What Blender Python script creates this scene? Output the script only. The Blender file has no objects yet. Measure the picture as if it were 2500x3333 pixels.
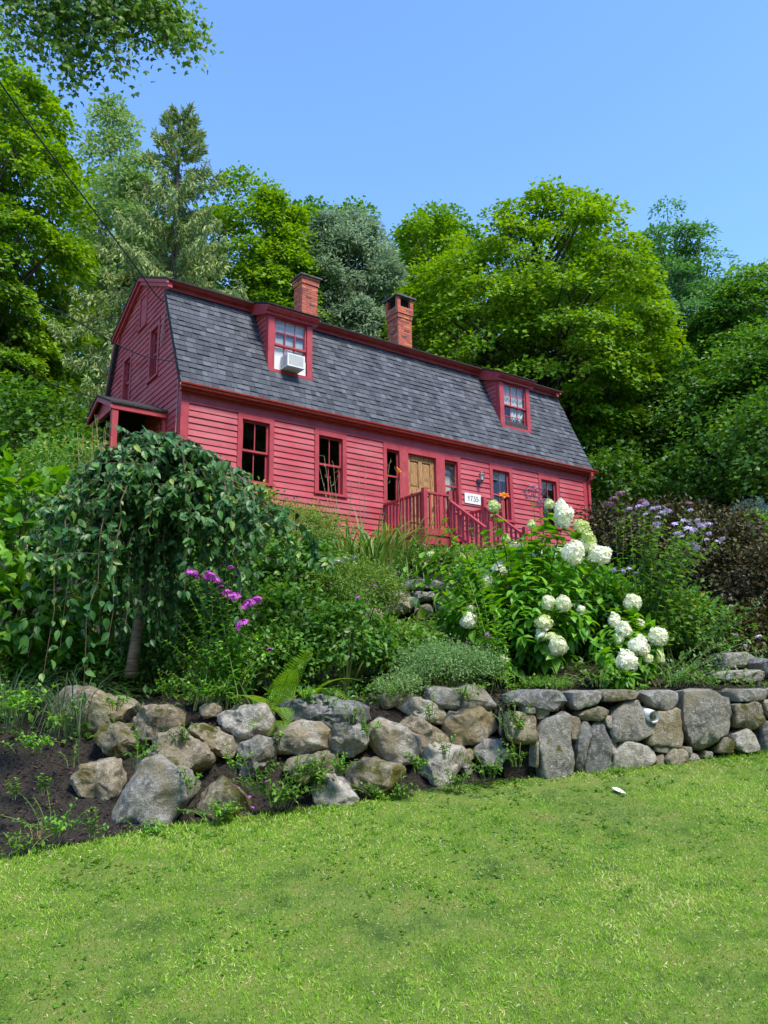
import bpy, math, random
import numpy as np
from mathutils import Vector, Matrix, noise as mnoise

# ------------------------------------------------------------------ camera, sky, sun, exposure
S = bpy.context.scene
COL = S.collection
PITCH, ROLL = math.radians(12.608), math.radians(-0.758)
EYE = np.array([0.0, 0.0, 1.6])
_F = np.array([0, math.cos(PITCH), math.sin(PITCH)])
_U0 = np.array([0, -math.sin(PITCH), math.cos(PITCH)])
_X = np.array([1.0, 0, 0])
_R = math.cos(ROLL) * _X + math.sin(ROLL) * _U0
_U = -math.sin(ROLL) * _X + math.cos(ROLL) * _U0
FV = 2650 * 1659 / 2500.0
cam_d = bpy.data.cameras.new('camera')
cam = bpy.data.objects.new('camera', cam_d)
COL.objects.link(cam)
cam.matrix_world = Matrix(((_R[0], _U[0], -_F[0], EYE[0]), (_R[1], _U[1], -_F[1], EYE[1]),
                           (_R[2], _U[2], -_F[2], EYE[2]), (0, 0, 0, 1)))
cam_d.sensor_width = 36
cam_d.lens = 2650 / 3333 * 36
cam_d.clip_start = 0.1
cam_d.clip_end = 600
S.camera = cam

SUN_EL, SUN_AZ = math.radians(57), math.radians(140)      # azimuth clockwise from +Y (the view direction)
W = bpy.data.worlds.new('World')
S.world = W
W.use_nodes = True
nt = W.node_tree
bg = nt.nodes['Background']
sky = nt.nodes.new('ShaderNodeTexSky')
sky.sky_type = 'NISHITA'
sky.sun_disc = False
sky.sun_elevation = SUN_EL
sky.sun_rotation = SUN_AZ
sky.altitude = 0
sky.air_density = 1.15
sky.dust_density = 0.0
sky.ozone_density = 10.0
nt.links.new(sky.outputs[0], bg.inputs[0])
bg.inputs[1].default_value = 0.15
sun_d = bpy.data.lights.new('sun', 'SUN')
sun_d.energy = 2.4
sun_d.angle = math.radians(14)
sun_d.color = (1.0, 0.93, 0.80)
sun = bpy.data.objects.new('sun', sun_d)
COL.objects.link(sun)
sdir = Vector((math.sin(SUN_AZ) * math.cos(SUN_EL), math.cos(SUN_AZ) * math.cos(SUN_EL), math.sin(SUN_EL)))
sun.rotation_euler = sdir.to_track_quat('Z', 'Y').to_euler()
sun.location = (0, -10, 40)
S.view_settings.view_transform = 'Standard'
S.view_settings.look = 'None'
S.view_settings.gamma = 1
S.view_settings.use_curve_mapping = False
S.view_settings.exposure = 1.34
S.cycles.max_bounces = 12
S.cycles.diffuse_bounces = 8
S.cycles.transparent_max_bounces = 12

rng = np.random.default_rng(7)
random.seed(7)

# ------------------------------------------------------------------ helpers
def at(u, v, y):
    """world point at depth y seen at picture position (u, v), picture 1659 wide"""
    d = _R * (u - 829.5) / FV - _U * (v - 1106) / FV + _F
    return EYE + d * (y / d[1])

def unit(a):
    return a / np.maximum(np.linalg.norm(a, axis=-1, keepdims=True), 1e-9)

class Geo:
    """collects polygons, becomes one mesh"""
    def __init__(self):
        self.V = []; self.L = []; self.C = []; self.T = []; self.n = 0
    def add(self, V, faces, tint=None):
        V = np.asarray(V, float).reshape(-1, 3)
        self.V.append(V)
        for f in faces:
            self.L.append(np.asarray(f, int).ravel() + self.n)
            self.C.append(np.array([len(f)]))
        self.T.append(np.full(len(V), 0.5) if tint is None else np.broadcast_to(tint, (len(V),)).astype(float))
        self.n += len(V)
    def addn(self, V, F, tint):
        """many copies: V (m,k,3), F list of faces over k"""
        m, k, _ = V.shape
        off = (np.arange(m) * k + self.n)[:, None]
        for f in F:
            self.L.append((off + np.array(f)[None, :]).ravel())
            self.C.append(np.full(m, len(f)))
        self.V.append(V.reshape(-1, 3))
        self.T.append(np.repeat(tint, k))
        self.n += m * k
    def box(self, x0, x1, y0, y1, z0, z1, tint=None):
        v = [(x0, y0, z0), (x1, y0, z0), (x1, y1, z0), (x0, y1, z0), (x0, y0, z1), (x1, y0, z1), (x1, y1, z1), (x0, y1, z1)]
        self.add(v, [(0, 3, 2, 1), (4, 5, 6, 7), (0, 1, 5, 4), (1, 2, 6, 5), (2, 3, 7, 6), (3, 0, 4, 7)], tint)
        return self
    def beam(self, p, q, w, h, up=(0, 0, 1), tint=None):
        p = np.array(p, float); q = np.array(q, float)
        d = unit(q - p); u = np.array(up, float)
        s = unit(np.cross(d, u)); u = np.cross(s, d)
        v = []
        for c in (p, q):
            for a, b in ((-1, -1), (1, -1), (1, 1), (-1, 1)):
                v.append(c + s * a * w / 2 + u * b * h / 2)
        self.add(v, [(0, 1, 2, 3), (7, 6, 5, 4), (0, 4, 5, 1), (1, 5, 6, 2), (2, 6, 7, 3), (3, 7, 4, 0)], tint)
        return self
    def tube(self, pts, rad, n=6, tint=None, cap=True):
        pts = np.asarray(pts, float); k = len(pts)
        rad = np.broadcast_to(np.asarray(rad, float), (k,))
        t = np.gradient(pts, axis=0); t = unit(t)
        ref = np.array([0.31, 0.22, 0.93]) if abs(t[0][2]) < .9 else np.array([1.0, .1, .05])
        a = unit(np.cross(t, ref)); b = np.cross(t, a)
        th = np.arange(n) * 2 * math.pi / n
        V = pts[:, None, :] + rad[:, None, None] * (np.cos(th)[None, :, None] * a[:, None, :] + np.sin(th)[None, :, None] * b[:, None, :])
        F = []
        for i in range(k - 1):
            for j in range(n):
                F.append((i * n + j, i * n + (j + 1) % n, (i + 1) * n + (j + 1) % n, (i + 1) * n + j))
        if cap:
            F.append(tuple(range(n))[::-1]); F.append(tuple(range((k - 1) * n, k * n)))
        self.add(V, F, tint)
        return self
    def prism(self, poly, axis, a0, a1, tint=None):
        """poly: 2-D points, extruded along axis 0, 1 or 2 from a0 to a1"""
        o = [i for i in range(3) if i != axis]
        n = len(poly); V = []
        for a in (a0, a1):
            for p in poly:
                v = [0, 0, 0]; v[axis] = a; v[o[0]] = p[0]; v[o[1]] = p[1]; V.append(v)
        F = [tuple(range(n)), tuple(range(2 * n - 1, n - 1, -1))] + [(i, n + i, n + (i + 1) % n, (i + 1) % n) for i in range(n)]
        self.add(V, F, tint)
        return self
    def mesh(self, name, smooth=False):
        me = bpy.data.meshes.new(name)
        if not self.V:
            return me
        V = np.concatenate(self.V); L = np.concatenate(self.L); C = np.concatenate(self.C); T = np.concatenate(self.T)
        me.vertices.add(len(V)); me.vertices.foreach_set('co', V.astype(np.float32).ravel())
        me.loops.add(len(L)); me.loops.foreach_set('vertex_index', L.astype(np.int32))
        me.polygons.add(len(C))
        me.polygons.foreach_set('loop_start', np.concatenate([[0], np.cumsum(C)[:-1]]).astype(np.int32))
        me.polygons.foreach_set('loop_total', C.astype(np.int32))
        me.polygons.foreach_set('use_smooth', np.full(len(C), smooth))
        me.update(calc_edges=True)
        a = me.attributes.new('tint', 'FLOAT', 'POINT')
        a.data.foreach_set('value', T.astype(np.float32))
        return me
    def build(self, name, mat, parent=None, kind=None, smooth=False, loc=None, fixn=False):
        me = self.mesh(name, smooth)
        if loc is not None and self.n:
            me.transform(Matrix.Translation(-Vector(loc)))
        if fixn:
            import bmesh
            bm = bmesh.new(); bm.from_mesh(me); bmesh.ops.recalc_face_normals(bm, faces=bm.faces); bm.to_mesh(me); bm.free()
        return obj(name, me, mat, parent, kind, loc if parent is None else None)

def obj(name, me, mat=None, parent=None, kind=None, loc=None):
    o = bpy.data.objects.new(name, me)
    COL.objects.link(o)
    if mat is not None and me is not None and hasattr(me, 'materials') and len(me.materials) == 0:
        me.materials.append(mat)
    if parent is not None: o.parent = parent
    if kind: o['kind'] = kind
    if loc is not None: o.location = loc
    return o

def tag(o, label, cat, group=None):
    o['label'] = label; o['category'] = cat
    if group: o['group'] = group
    return o

def thing(name, label, cat, loc=(0, 0, 0), group=None, rotz=0):
    o = bpy.data.objects.new(name, None)
    COL.objects.link(o)
    o.empty_display_size = .1
    o.location = Vector(loc); o.rotation_euler = (0, 0, rotz)
    return tag(o, label, cat, group)

# ------------------------------------------------------------------ materials
def newmat(name):
    m = bpy.data.materials.new(name); m.use_nodes = True
    return m, m.node_tree, m.node_tree.nodes, m.node_tree.links, m.node_tree.nodes['Principled BSDF']

def ramp(n, stops):
    r = n.new('ShaderNodeValToRGB')
    e = r.color_ramp.elements
    while len(e) < len(stops): e.new(0.5)
    for i, (p, c) in enumerate(stops):
        e[i].position = p; e[i].color = (*c, 1)
    return r

def coords(n, l, scale=(1, 1, 1), world=False):
    if world:
        g = n.new('ShaderNodeNewGeometry'); src = g.outputs['Position']
    else:
        g = n.new('ShaderNodeTexCoord'); src = g.outputs['Object']
    mp = n.new('ShaderNodeMapping'); mp.inputs['Scale'].default_value = scale
    l.new(src, mp.inputs['Vector'])
    return mp.outputs[0]

def noisy(name, c1, c2, scale=6, rough=.7, bump=.15, bscale=40, stretch=(1, 1, 1), world=True, spec=.3, detail=4, lo=.35, hi=.65, c3=None, metallic=0):
    m, t, n, l, b = newmat(name)
    co = coords(n, l, stretch, world)
    nz = n.new('ShaderNodeTexNoise'); nz.inputs['Scale'].default_value = scale; nz.inputs['Detail'].default_value = detail
    nz.inputs['Roughness'].default_value = .6
    l.new(co, nz.inputs['Vector'])
    st = [(lo, c1), (hi, c2)] if c3 is None else [(lo, c1), ((lo + hi) / 2, c2), (hi, c3)]
    r = ramp(n, st); l.new(nz.outputs[0], r.inputs[0]); l.new(r.outputs[0], b.inputs['Base Color'])
    b.inputs['Roughness'].default_value = rough
    b.inputs['Specular IOR Level'].default_value = spec
    b.inputs['Metallic'].default_value = metallic
    if bump:
        nb = n.new('ShaderNodeTexNoise'); nb.inputs['Scale'].default_value = bscale; nb.inputs['Detail'].default_value = 5
        l.new(co, nb.inputs['Vector'])
        bp = n.new('ShaderNodeBump'); bp.inputs['Strength'].default_value = bump; bp.inputs['Distance'].default_value = .02
        l.new(nb.outputs[0], bp.inputs['Height']); l.new(bp.outputs[0], b.inputs['Normal'])
    return m

def tinted(name, stops, rough=.6, transl=0, spec=.3, nscale=0, namt=.25, bump=0, tcol=None):
    """colour picked from the piece's own tint value; optional translucency for leaves"""
    m, t, n, l, b = newmat(name)
    a = n.new('ShaderNodeAttribute'); a.attribute_name = 'tint'
    fac = a.outputs['Fac']
    if nscale:
        co = coords(n, l, world=True)
        nz = n.new('ShaderNodeTexNoise'); nz.inputs['Scale'].default_value = nscale; nz.inputs['Detail'].default_value = 4
        l.new(co, nz.inputs['Vector'])
        ma = n.new('ShaderNodeMath'); ma.operation = 'MULTIPLY_ADD'; ma.inputs[1].default_value = namt; ma.inputs[2].default_value = -namt / 2
        l.new(nz.outputs[0], ma.inputs[0])
        ad = n.new('ShaderNodeMath'); ad.operation = 'ADD'; l.new(fac, ad.inputs[0]); l.new(ma.outputs[0], ad.inputs[1])
        fac = ad.outputs[0]
        if bump:
            bp = n.new('ShaderNodeBump'); bp.inputs['Strength'].default_value = bump; bp.inputs['Distance'].default_value = .01
            l.new(nz.outputs[0], bp.inputs['Height']); l.new(bp.outputs[0], b.inputs['Normal'])
    r = ramp(n, stops); l.new(fac, r.inputs[0])
    l.new(r.outputs[0], b.inputs['Base Color'])
    b.inputs['Roughness'].default_value = rough
    b.inputs['Specular IOR Level'].default_value = spec
    if transl:
        tr = n.new('ShaderNodeBsdfTranslucent')
        hs = n.new('ShaderNodeHueSaturation'); hs.inputs['Hue'].default_value = .487; hs.inputs['Saturation'].default_value = 1.1; hs.inputs['Value'].default_value = 1.5
        l.new(r.outputs[0], hs.inputs['Color']); l.new(hs.outputs[0], tr.inputs['Color'])
        mx = n.new('ShaderNodeMixShader'); mx.inputs[0].default_value = transl
        l.new(b.outputs[0], mx.inputs[1]); l.new(tr.outputs[0], mx.inputs[2])
        l.new(mx.outputs[0], n['Material Output'].inputs[0])
    return m

def stone_mat(name, base, dark, light, moss=0.0, warm=None):
    m, t, n, l, b = newmat(name)
    tc = n.new('ShaderNodeNewGeometry')
    oi = n.new('ShaderNodeObjectInfo')
    add = n.new('ShaderNodeVectorMath'); add.operation = 'MULTIPLY_ADD'
    l.new(oi.outputs['Random'], add.inputs[0]); add.inputs[1].default_value = (13, 7, 9); l.new(tc.outputs['Position'], add.inputs[2])
    co = add.outputs[0]
    def nz(s, d=5, ro=.62):
        q = n.new('ShaderNodeTexNoise'); q.inputs['Scale'].default_value = s; q.inputs['Detail'].default_value = d; q.inputs['Roughness'].default_value = ro
        l.new(co, q.inputs['Vector']); return q.outputs[0]
    big, mid, fine = nz(5.5, 7, .68), nz(22, 7, .72), nz(120, 4, .65)
    r1 = ramp(n, [(.33, dark), (.52, base), (.72, tuple(min(1, c * 1.35) for c in base))]); l.new(big, r1.inputs[0])
    # lichen: pale crusts with ragged edges
    r2 = ramp(n, [(.50, (0, 0, 0)), (.60, (1, 1, 1))]); l.new(mid, r2.inputs[0])
    mx = n.new('ShaderNodeMix'); mx.data_type = 'RGBA'
    ml = n.new('ShaderNodeMath'); ml.operation = 'MULTIPLY'; ml.inputs[1].default_value = .62; l.new(r2.outputs[0], ml.inputs[0])
    l.new(ml.outputs[0], mx.inputs[0]); l.new(r1.outputs[0], mx.inputs[6]); mx.inputs[7].default_value = (*light, 1)
    # mineral grain
    r3 = ramp(n, [(.34, (.55, .55, .55)), (.5, (1, 1, 1)), (.68, (1.5, 1.5, 1.5))]); l.new(fine, r3.inputs[0])
    mg = n.new('ShaderNodeMix'); mg.data_type = 'RGBA'; mg.blend_type = 'MULTIPLY'; mg.inputs[0].default_value = .8
    l.new(mx.outputs[2], mg.inputs[6]); l.new(r3.outputs[0], mg.inputs[7])
    out = mg.outputs[2]
    if warm:
        rw = ramp(n, [(.52, (0, 0, 0)), (.66, (1, 1, 1))]); l.new(nz(3.1, 3), rw.inputs[0])
        mw = n.new('ShaderNodeMix'); mw.data_type = 'RGBA'; l.new(rw.outputs[0], mw.inputs[0]); l.new(out, mw.inputs[6]); mw.inputs[7].default_value = (*warm, 1)
        out = mw.outputs[2]
    if moss:
        rm = ramp(n, [(.64 - moss * .3, (0, 0, 0)), (.70 - moss * .3, (1, 1, 1))]); l.new(nz(5.5, 6, .7), rm.inputs[0])
        rc = ramp(n, [(.3, (.035, .04, .008)), (.6, (.12, .115, .02)), (.8, (.09, .06, .02))]); l.new(mid, rc.inputs[0])
        mm = n.new('ShaderNodeMix'); mm.data_type = 'RGBA'; l.new(rm.outputs[0], mm.inputs[0]); l.new(out, mm.inputs[6]); l.new(rc.outputs[0], mm.inputs[7])
        out = mm.outputs[2]
    l.new(out, b.inputs['Base Color'])
    b.inputs['Roughness'].default_value = .85; b.inputs['Specular IOR Level'].default_value = .25
    s1 = n.new('ShaderNodeMath'); s1.operation = 'MULTIPLY_ADD'; s1.inputs[1].default_value = .4; l.new(fine, s1.inputs[0]); l.new(mid, s1.inputs[2])
    bp = n.new('ShaderNodeBump'); bp.inputs['Strength'].default_value = .9; bp.inputs['Distance'].default_value = .035
    l.new(s1.outputs[0], bp.inputs['Height']); l.new(bp.outputs[0], b.inputs['Normal'])
    return m

def glass_mat(name):
    m, t, n, l, b = newmat(name)
    n.remove(b)
    tr = n.new('ShaderNodeBsdfTransparent'); tr.inputs[0].default_value = (.9, .92, .92, 1)
    gl = n.new('ShaderNodeBsdfGlossy'); gl.inputs['Roughness'].default_value = .02; gl.inputs[0].default_value = (1, 1, 1, 1)
    lw = n.new('ShaderNodeFresnel'); lw.inputs['IOR'].default_value = 1.5
    mx = n.new('ShaderNodeMixShader')
    gm = n.new('ShaderNodeNewGeometry'); iv = n.new('ShaderNodeMath'); iv.operation = 'SUBTRACT'; iv.inputs[0].default_value = 1; l.new(gm.outputs['Backfacing'], iv.inputs[1])
    fm = n.new('ShaderNodeMath'); fm.operation = 'MULTIPLY'; l.new(lw.outputs[0], fm.inputs[0]); l.new(iv.outputs[0], fm.inputs[1])
    l.new(fm.outputs[0], mx.inputs[0]); l.new(tr.outputs[0], mx.inputs[1]); l.new(gl.outputs[0], mx.inputs[2])
    l.new(mx.outputs[0], n['Material Output'].inputs[0])
    return m

M = {}
M['red'] = noisy('red_paint', (.40, .056, .066), (.49, .082, .094), scale=3, rough=.42, bump=.12, bscale=30, stretch=(1, 1, 4), lo=.3, hi=.7)
_n, _l = M['red'].node_tree.nodes, M['red'].node_tree.links
_b = _n['Principled BSDF']; _src = _b.inputs['Base Color'].links[0].from_socket
_oi = _n.new('ShaderNodeObjectInfo'); _hs = _n.new('ShaderNodeHueSaturation')
_mr = _n.new('ShaderNodeMapRange'); _mr.inputs[3].default_value = .86; _mr.inputs[4].default_value = 1.14
_l.new(_oi.outputs['Random'], _mr.inputs[0]); _l.new(_mr.outputs[0], _hs.inputs['Value']); _l.new(_src, _hs.inputs['Color'])
_nz = _n.new('ShaderNodeTexNoise'); _nz.inputs['Scale'].default_value = 1.3; _nz.inputs['Detail'].default_value = 7
_l.new(coords(_n, _l, (1, 1, 2.5), True), _nz.inputs['Vector'])
_rp = ramp(_n, [(.40, (0, 0, 0)), (.66, (1, 1, 1))]); _l.new(_nz.outputs[0], _rp.inputs[0])
_mx = _n.new('ShaderNodeMix'); _mx.data_type = 'RGBA'; _ml = _n.new('ShaderNodeMath'); _ml.operation = 'MULTIPLY'; _ml.inputs[1].default_value = .5
_l.new(_rp.outputs[0], _ml.inputs[0]); _l.new(_ml.outputs[0], _mx.inputs[0]); _l.new(_hs.outputs[0], _mx.inputs[6]); _mx.inputs[7].default_value = (.54, .165, .175, 1)
_l.new(_mx.outputs[2], _b.inputs['Base Color'])
M['redtrim'] = noisy('red_trim_paint', (.37, .046, .057), (.45, .07, .082), scale=4, rough=.42, bump=.05, bscale=50)
M['gutter'] = noisy('gutter_paint', (.22, .025, .018), (.33, .045, .03), scale=9, rough=.4, bump=.05, bscale=30)
M['shingle'] = tinted('roof_shingle', [(0, (.05, .053, .062)), (.5, (.083, .089, .103)), (1, (.135, .143, .163))], rough=.9, nscale=160, namt=.55, bump=.4, spec=.2)
M['darkroof'] = noisy('dark_roofing', (.02, .018, .018), (.05, .045, .045), scale=20, rough=.9)
M['brick'] = tinted('chimney_brick', [(0, (.13, .06, .05)), (.3, (.34, .095, .07)), (.65, (.52, .125, .075)), (1, (.64, .20, .075))], rough=.85, nscale=50, namt=.5, bump=.4, spec=.2)
M['mortar'] = noisy('mortar', (.36, .33, .3), (.5, .47, .43), scale=30, rough=.9, bump=.3)
M['lead'] = noisy('lead_flashing', (.25, .26, .28), (.38, .39, .41), scale=9, rough=.5, bump=.1)
M['slate'] = noisy('cap_slab', (.07, .07, .075), (.14, .14, .145), scale=9, rough=.8)
M['soot_and_shade'] = noisy('soot_and_shade', (.004, .004, .004), (.012, .01, .01), scale=5, rough=.95, bump=0)
M['wood'] = noisy('bare_weathered_wood', (.14, .07, .03), (.46, .27, .11), scale=9, rough=.65, stretch=(5, 5, .8), bump=.3, bscale=30, lo=.3, hi=.58, world=False, detail=8)
M['white'] = noisy('white_paint', (.72, .72, .70), (.82, .82, .80), scale=6, rough=.5, bump=.03)
M['plastic'] = noisy('white_plastic', (.70, .71, .70), (.78, .79, .77), scale=6, rough=.4, bump=.02)
M['fins'] = noisy('grey_fins', (.34, .35, .35), (.46, .47, .46), scale=20, rough=.5, bump=.02)
M['ink'] = noisy('black_ink', (.01, .01, .012), (.02, .02, .022), scale=20, rough=.6, bump=0)
M['glass'] = glass_mat('window_glass')
M['fog'] = noisy('lamp_glass', (.45, .46, .48), (.62, .63, .64), scale=8, rough=.15, bump=.05, spec=.6)
M['pewter'] = noisy('pewter_lamp', (.07, .075, .08), (.16, .165, .175), scale=20, rough=.4, bump=.1, metallic=.6)
M['cloth'] = noisy('curtain_cloth', (.62, .61, .57), (.74, .73, .69), scale=5, rough=.9, bump=.1)
M['beige'] = noisy('beige_cloth', (.46, .38, .27), (.6, .51, .38), scale=5, rough=.9, bump=.1, stretch=(1, 8, 1))
M['room'] = noisy('darkened_room_plaster', (.12, .115, .105), (.16, .15, .14), scale=2, rough=.9, bump=0)  # inner surfaces coloured dark so the rooms look dim behind the panes
M['plaster'] = noisy('white_plaster', (.6, .6, .57), (.7, .7, .67), scale=2, rough=.8, bump=.02)
M['cable'] = noisy('black_cable', (.012, .012, .014), (.03, .03, .032), scale=20, rough=.6, bump=0)
M['redwire'] = noisy('painted_conduit', (.36, .16, .15), (.5, .3, .28), scale=20, rough=.6, bump=0)
M['bark'] = noisy('grey_bark', (.05, .04, .032), (.15, .125, .10), scale=7, rough=.9, bump=.8, bscale=14, stretch=(3, 3, .6))
M['cherrybark'] = noisy('cherry_bark', (.10, .07, .055), (.27, .21, .165), scale=10, rough=.7, bump=.5, bscale=24, stretch=(.8, .8, 5))
M['twig'] = noisy('twig_bark', (.10, .065, .045), (.2, .14, .1), scale=14, rough=.8, bump=.1)
M['dry'] = noisy('dry_stalk', (.3, .2, .09), (.48, .34, .17), scale=8, rough=.8, bump=0)
M['stem'] = noisy('green_stem', (.09, .14, .035), (.15, .2, .06), scale=12, rough=.6, bump=0)
M['redstem'] = noisy('dark_red_stem', (.05, .025, .02), (.12, .06, .035), scale=12, rough=.6, bump=0)
M['st_grey'] = stone_mat('grey_fieldstone', (.26, .245, .215), (.105, .10, .09), (.47, .455, .41), moss=.14, warm=(.27, .235, .16))
M['st_tan'] = stone_mat('tan_fieldstone', (.33, .28, .2), (.17, .135, .085), (.52, .49, .4), moss=.2, warm=(.24, .19, .1))
M['st_brown'] = stone_mat('brown_fieldstone', (.27, .225, .155), (.13, .105, .065), (.42, .38, .30), moss=.22)
M['st_moss'] = stone_mat('mossy_fieldstone', (.25, .22, .155), (.10, .09, .055), (.44, .41, .33), moss=.46)
M['st_pale'] = stone_mat('pale_granite', (.40, .365, .31), (.165, .145, .115), (.58, .55, .50), moss=.12, warm=(.33, .27, .18))
M['st_slate'] = stone_mat('blue_grey_slab', (.17, .168, .16), (.075, .075, .072), (.36, .355, .335), moss=.06)
M['soil'] = noisy('dark_mulch', (.010, .008, .0065), (.042, .034, .027), scale=38, rough=.95, bump=1.0, bscale=60)
M['litter'] = noisy('forest_floor', (.02, .025, .01), (.07, .075, .03), scale=3, rough=.95, bump=.6, bscale=10)
M['turf'] = noisy('turf_soil', (.045, .09, .012), (.11, .17, .024), scale=5, rough=.95, bump=.6, bscale=60, c3=(.16, .17, .04), lo=.3, hi=.72)
M['chips'] = tinted('mulch_chips', [(0, (.007, .006, .0055)), (.7, (.04, .032, .026)), (1, (.16, .10, .06))], rough=.9)
M['grass'] = tinted('grass_blades', [(0, (.05, .135, .010)), (.3, (.18, .37, .022)), (.62, (.31, .53, .045)), (.82, (.50, .55, .17)), (1, (.78, .70, .42))], rough=.6, transl=.3, spec=.2)
LM = dict(
    maple=[(0, (.06, .15, .007)), (.5, (.15, .30, .012)), (1, (.29, .45, .02))],
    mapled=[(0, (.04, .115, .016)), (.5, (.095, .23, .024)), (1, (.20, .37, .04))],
    pale=[(0, (.09, .17, .04)), (.5, (.17, .28, .07)), (1, (.28, .40, .12))],
    willow=[(0, (.10, .16, .075)), (.5, (.21, .30, .16)), (1, (.36, .46, .29))],
    locust=[(0, (.05, .14, .03)), (.5, (.10, .25, .055)), (1, (.18, .37, .09))],
    spruce=[(0, (.10, .17, .045)), (.5, (.25, .34, .10)), (1, (.46, .52, .21))],
    bright=[(0, (.05, .15, .012)), (.5, (.115, .29, .02)), (1, (.2, .42, .035))],
    cherry=[(0, (.018, .065, .016)), (.5, (.045, .14, .034)), (.9, (.10, .24, .05)), (1, (.24, .32, .045))],
    hydra=[(0, (.04, .15, .014)), (.5, (.10, .29, .024)), (1, (.23, .48, .045))],
    mid=[(0, (.045, .135, .018)), (.5, (.11, .265, .032)), (.92, (.19, .34, .055)), (1, (.34, .34, .05))],
    feather=[(0, (.05, .13, .015)), (.5, (.13, .25, .03)), (1, (.27, .38, .06))],
    strap=[(0, (.05, .13, .015)), (.5, (.10, .22, .03)), (.9, (.22, .34, .055)), (1, (.45, .38, .1))],
    fern=[(0, (.11, .27, .02)), (1, (.32, .54, .05))],
    catmint=[(0, (.08, .17, .05)), (.5, (.165, .31, .095)), (1, (.28, .40, .15))],
    purple=[(0, (.03, .024, .011)), (.5, (.065, .052, .018)), (1, (.14, .15, .03))],
    blade=[(0, (.04, .09, .04)), (1, (.14, .22, .10))],
    blue=[(0, (.06, .11, .10)), (1, (.17, .26, .25))],
    weed=[(0, (.05, .14, .012)), (.5, (.10, .25, .02)), (1, (.2, .36, .04))],
)
for k, st in LM.items():
    M[k] = tinted('leaf_' + k, st, rough=.42 if k in ('cherry', 'hydra', 'mid') else .5, transl=.22 if k in ('cherry', 'purple', 'spruce', 'blue') else .36, spec=.35)
M['florets'] = tinted('hydrangea_florets', [(0, (.36, .50, .09)), (.35, (.60, .68, .26)), (.62, (.78, .79, .58)), (1, (.84, .83, .74))], rough=.7, transl=.2, spec=.2)
M['phlox'] = tinted('phlox_petals', [(0, (.42, .05, .40)), (1, (.72, .16, .66))], rough=.6, transl=.2)
M['lavender'] = tinted('lavender_petals', [(0, (.48, .36, .62)), (1, (.78, .68, .85))], rough=.6, transl=.2)
M['mauve'] = tinted('mauve_florets', [(0, (.24, .09, .16)), (1, (.58, .30, .42))], rough=.7, transl=.1)
M['orange'] = tinted('orange_petals', [(0, (.75, .16, .01)), (1, (.85, .32, .02))], rough=.6, transl=.2)
M['yellow'] = tinted('yellow_petals', [(0, (.8, .5, .02)), (1, (.9, .62, .05))], rough=.6, transl=.2)
M['cone'] = noisy('spruce_cone', (.22, .10, .05), (.32, .16, .08), scale=10, rough=.8, bump=0)

# ------------------------------------------------------------------ the lie of the land
XB = [-60, -4.2, -2.66, -1.82, -1.0, -.35, .38, 1.1, 1.97, 2.49, 3.44, 6, 60]
YB = [4.6, 5.4, 5.95, 6.4, 6.68, 6.84, 7.2, 7.36, 7.56, 7.7, 7.98, 8.7, 14]
def lawn_z(y):
    s = .104 + .241 * (np.asarray(y, float) - 4.2)
    return np.where(s > .12, s, np.where(s < -.12, 0, (s + .12) ** 2 / .48))
HY = [4, 6.6, 7.5, 9, 11.2, 12.1, 12.5, 14, 16, 17.5, 26, 34, 60, 160]
HZ = [1.0, 1.42, 1.50, 1.68, 2.35, 2.75, 3.4, 3.9, 4.35, 4.55, 4.7, 6.0, 11, 26]
def bed_z(x, y):
    x = np.asarray(x, float); y = np.asarray(y, float)
    yb = np.interp(x, XB, YB)
    wv = np.interp(x, [-4, -2.4, -1.6, .8, 1.15], [2.6, 2.3, .9, .6, .02])
    off = np.interp(x, [-4, .8, 1.15], [0, .1, .3])
    t = np.clip((y - yb - off) / wv, 0, 1)
    t = t * t * (3 - 2 * t)
    z0 = lawn_z(yb)
    return z0 + (np.interp(y, HY, HZ) - z0) * t
def ground(x, y):
    return np.where(np.asarray(y) < np.interp(x, XB, YB), lawn_z(y), bed_z(x, y))

def grid(name, xs, rows, zf, mat):
    g = Geo(); V = []
    for r in rows:
        for i, x in enumerate(xs):
            y = r(x); V.append((x, y, float(zf(x, y))))
    n = len(xs)
    F = [(j * n + i, j * n + i + 1, (j + 1) * n + i + 1, (j + 1) * n + i) for j in range(len(rows) - 1) for i in range(n - 1)]
    g.add(V, F)
    return g.build(name, mat, kind='structure', smooth=True)
xs = np.concatenate([[-150, -60, -30, -15, -8], np.arange(-5, 6.01, .25), [8, 12, 20, 35, 60, 150]])
ybx = lambda x: float(np.interp(x, XB, YB))
lrows = [lambda x, f=f: -40 + f * (ybx(x) + 40) for f in np.concatenate([[0, .3, .6, .8], np.linspace(.9, 1, 26)])]
grid('lawn', xs, lrows, lambda x, y: lawn_z(y), M['turf'])
brows = [lambda x, d=d: ybx(x) + d for d in np.concatenate([np.arange(0, 1.2, .08), np.arange(1.2, 7.5, .25)])]
grid('garden_bed', xs, brows, bed_z, M['soil'])
hrows = [lambda x, d=d: ybx(x) + d for d in np.concatenate([[7.25], np.arange(8, 24, 1.5), [28, 34, 42, 55, 75, 100, 140]])]
grid('hillside', xs, hrows, bed_z, M['litter'])

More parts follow.
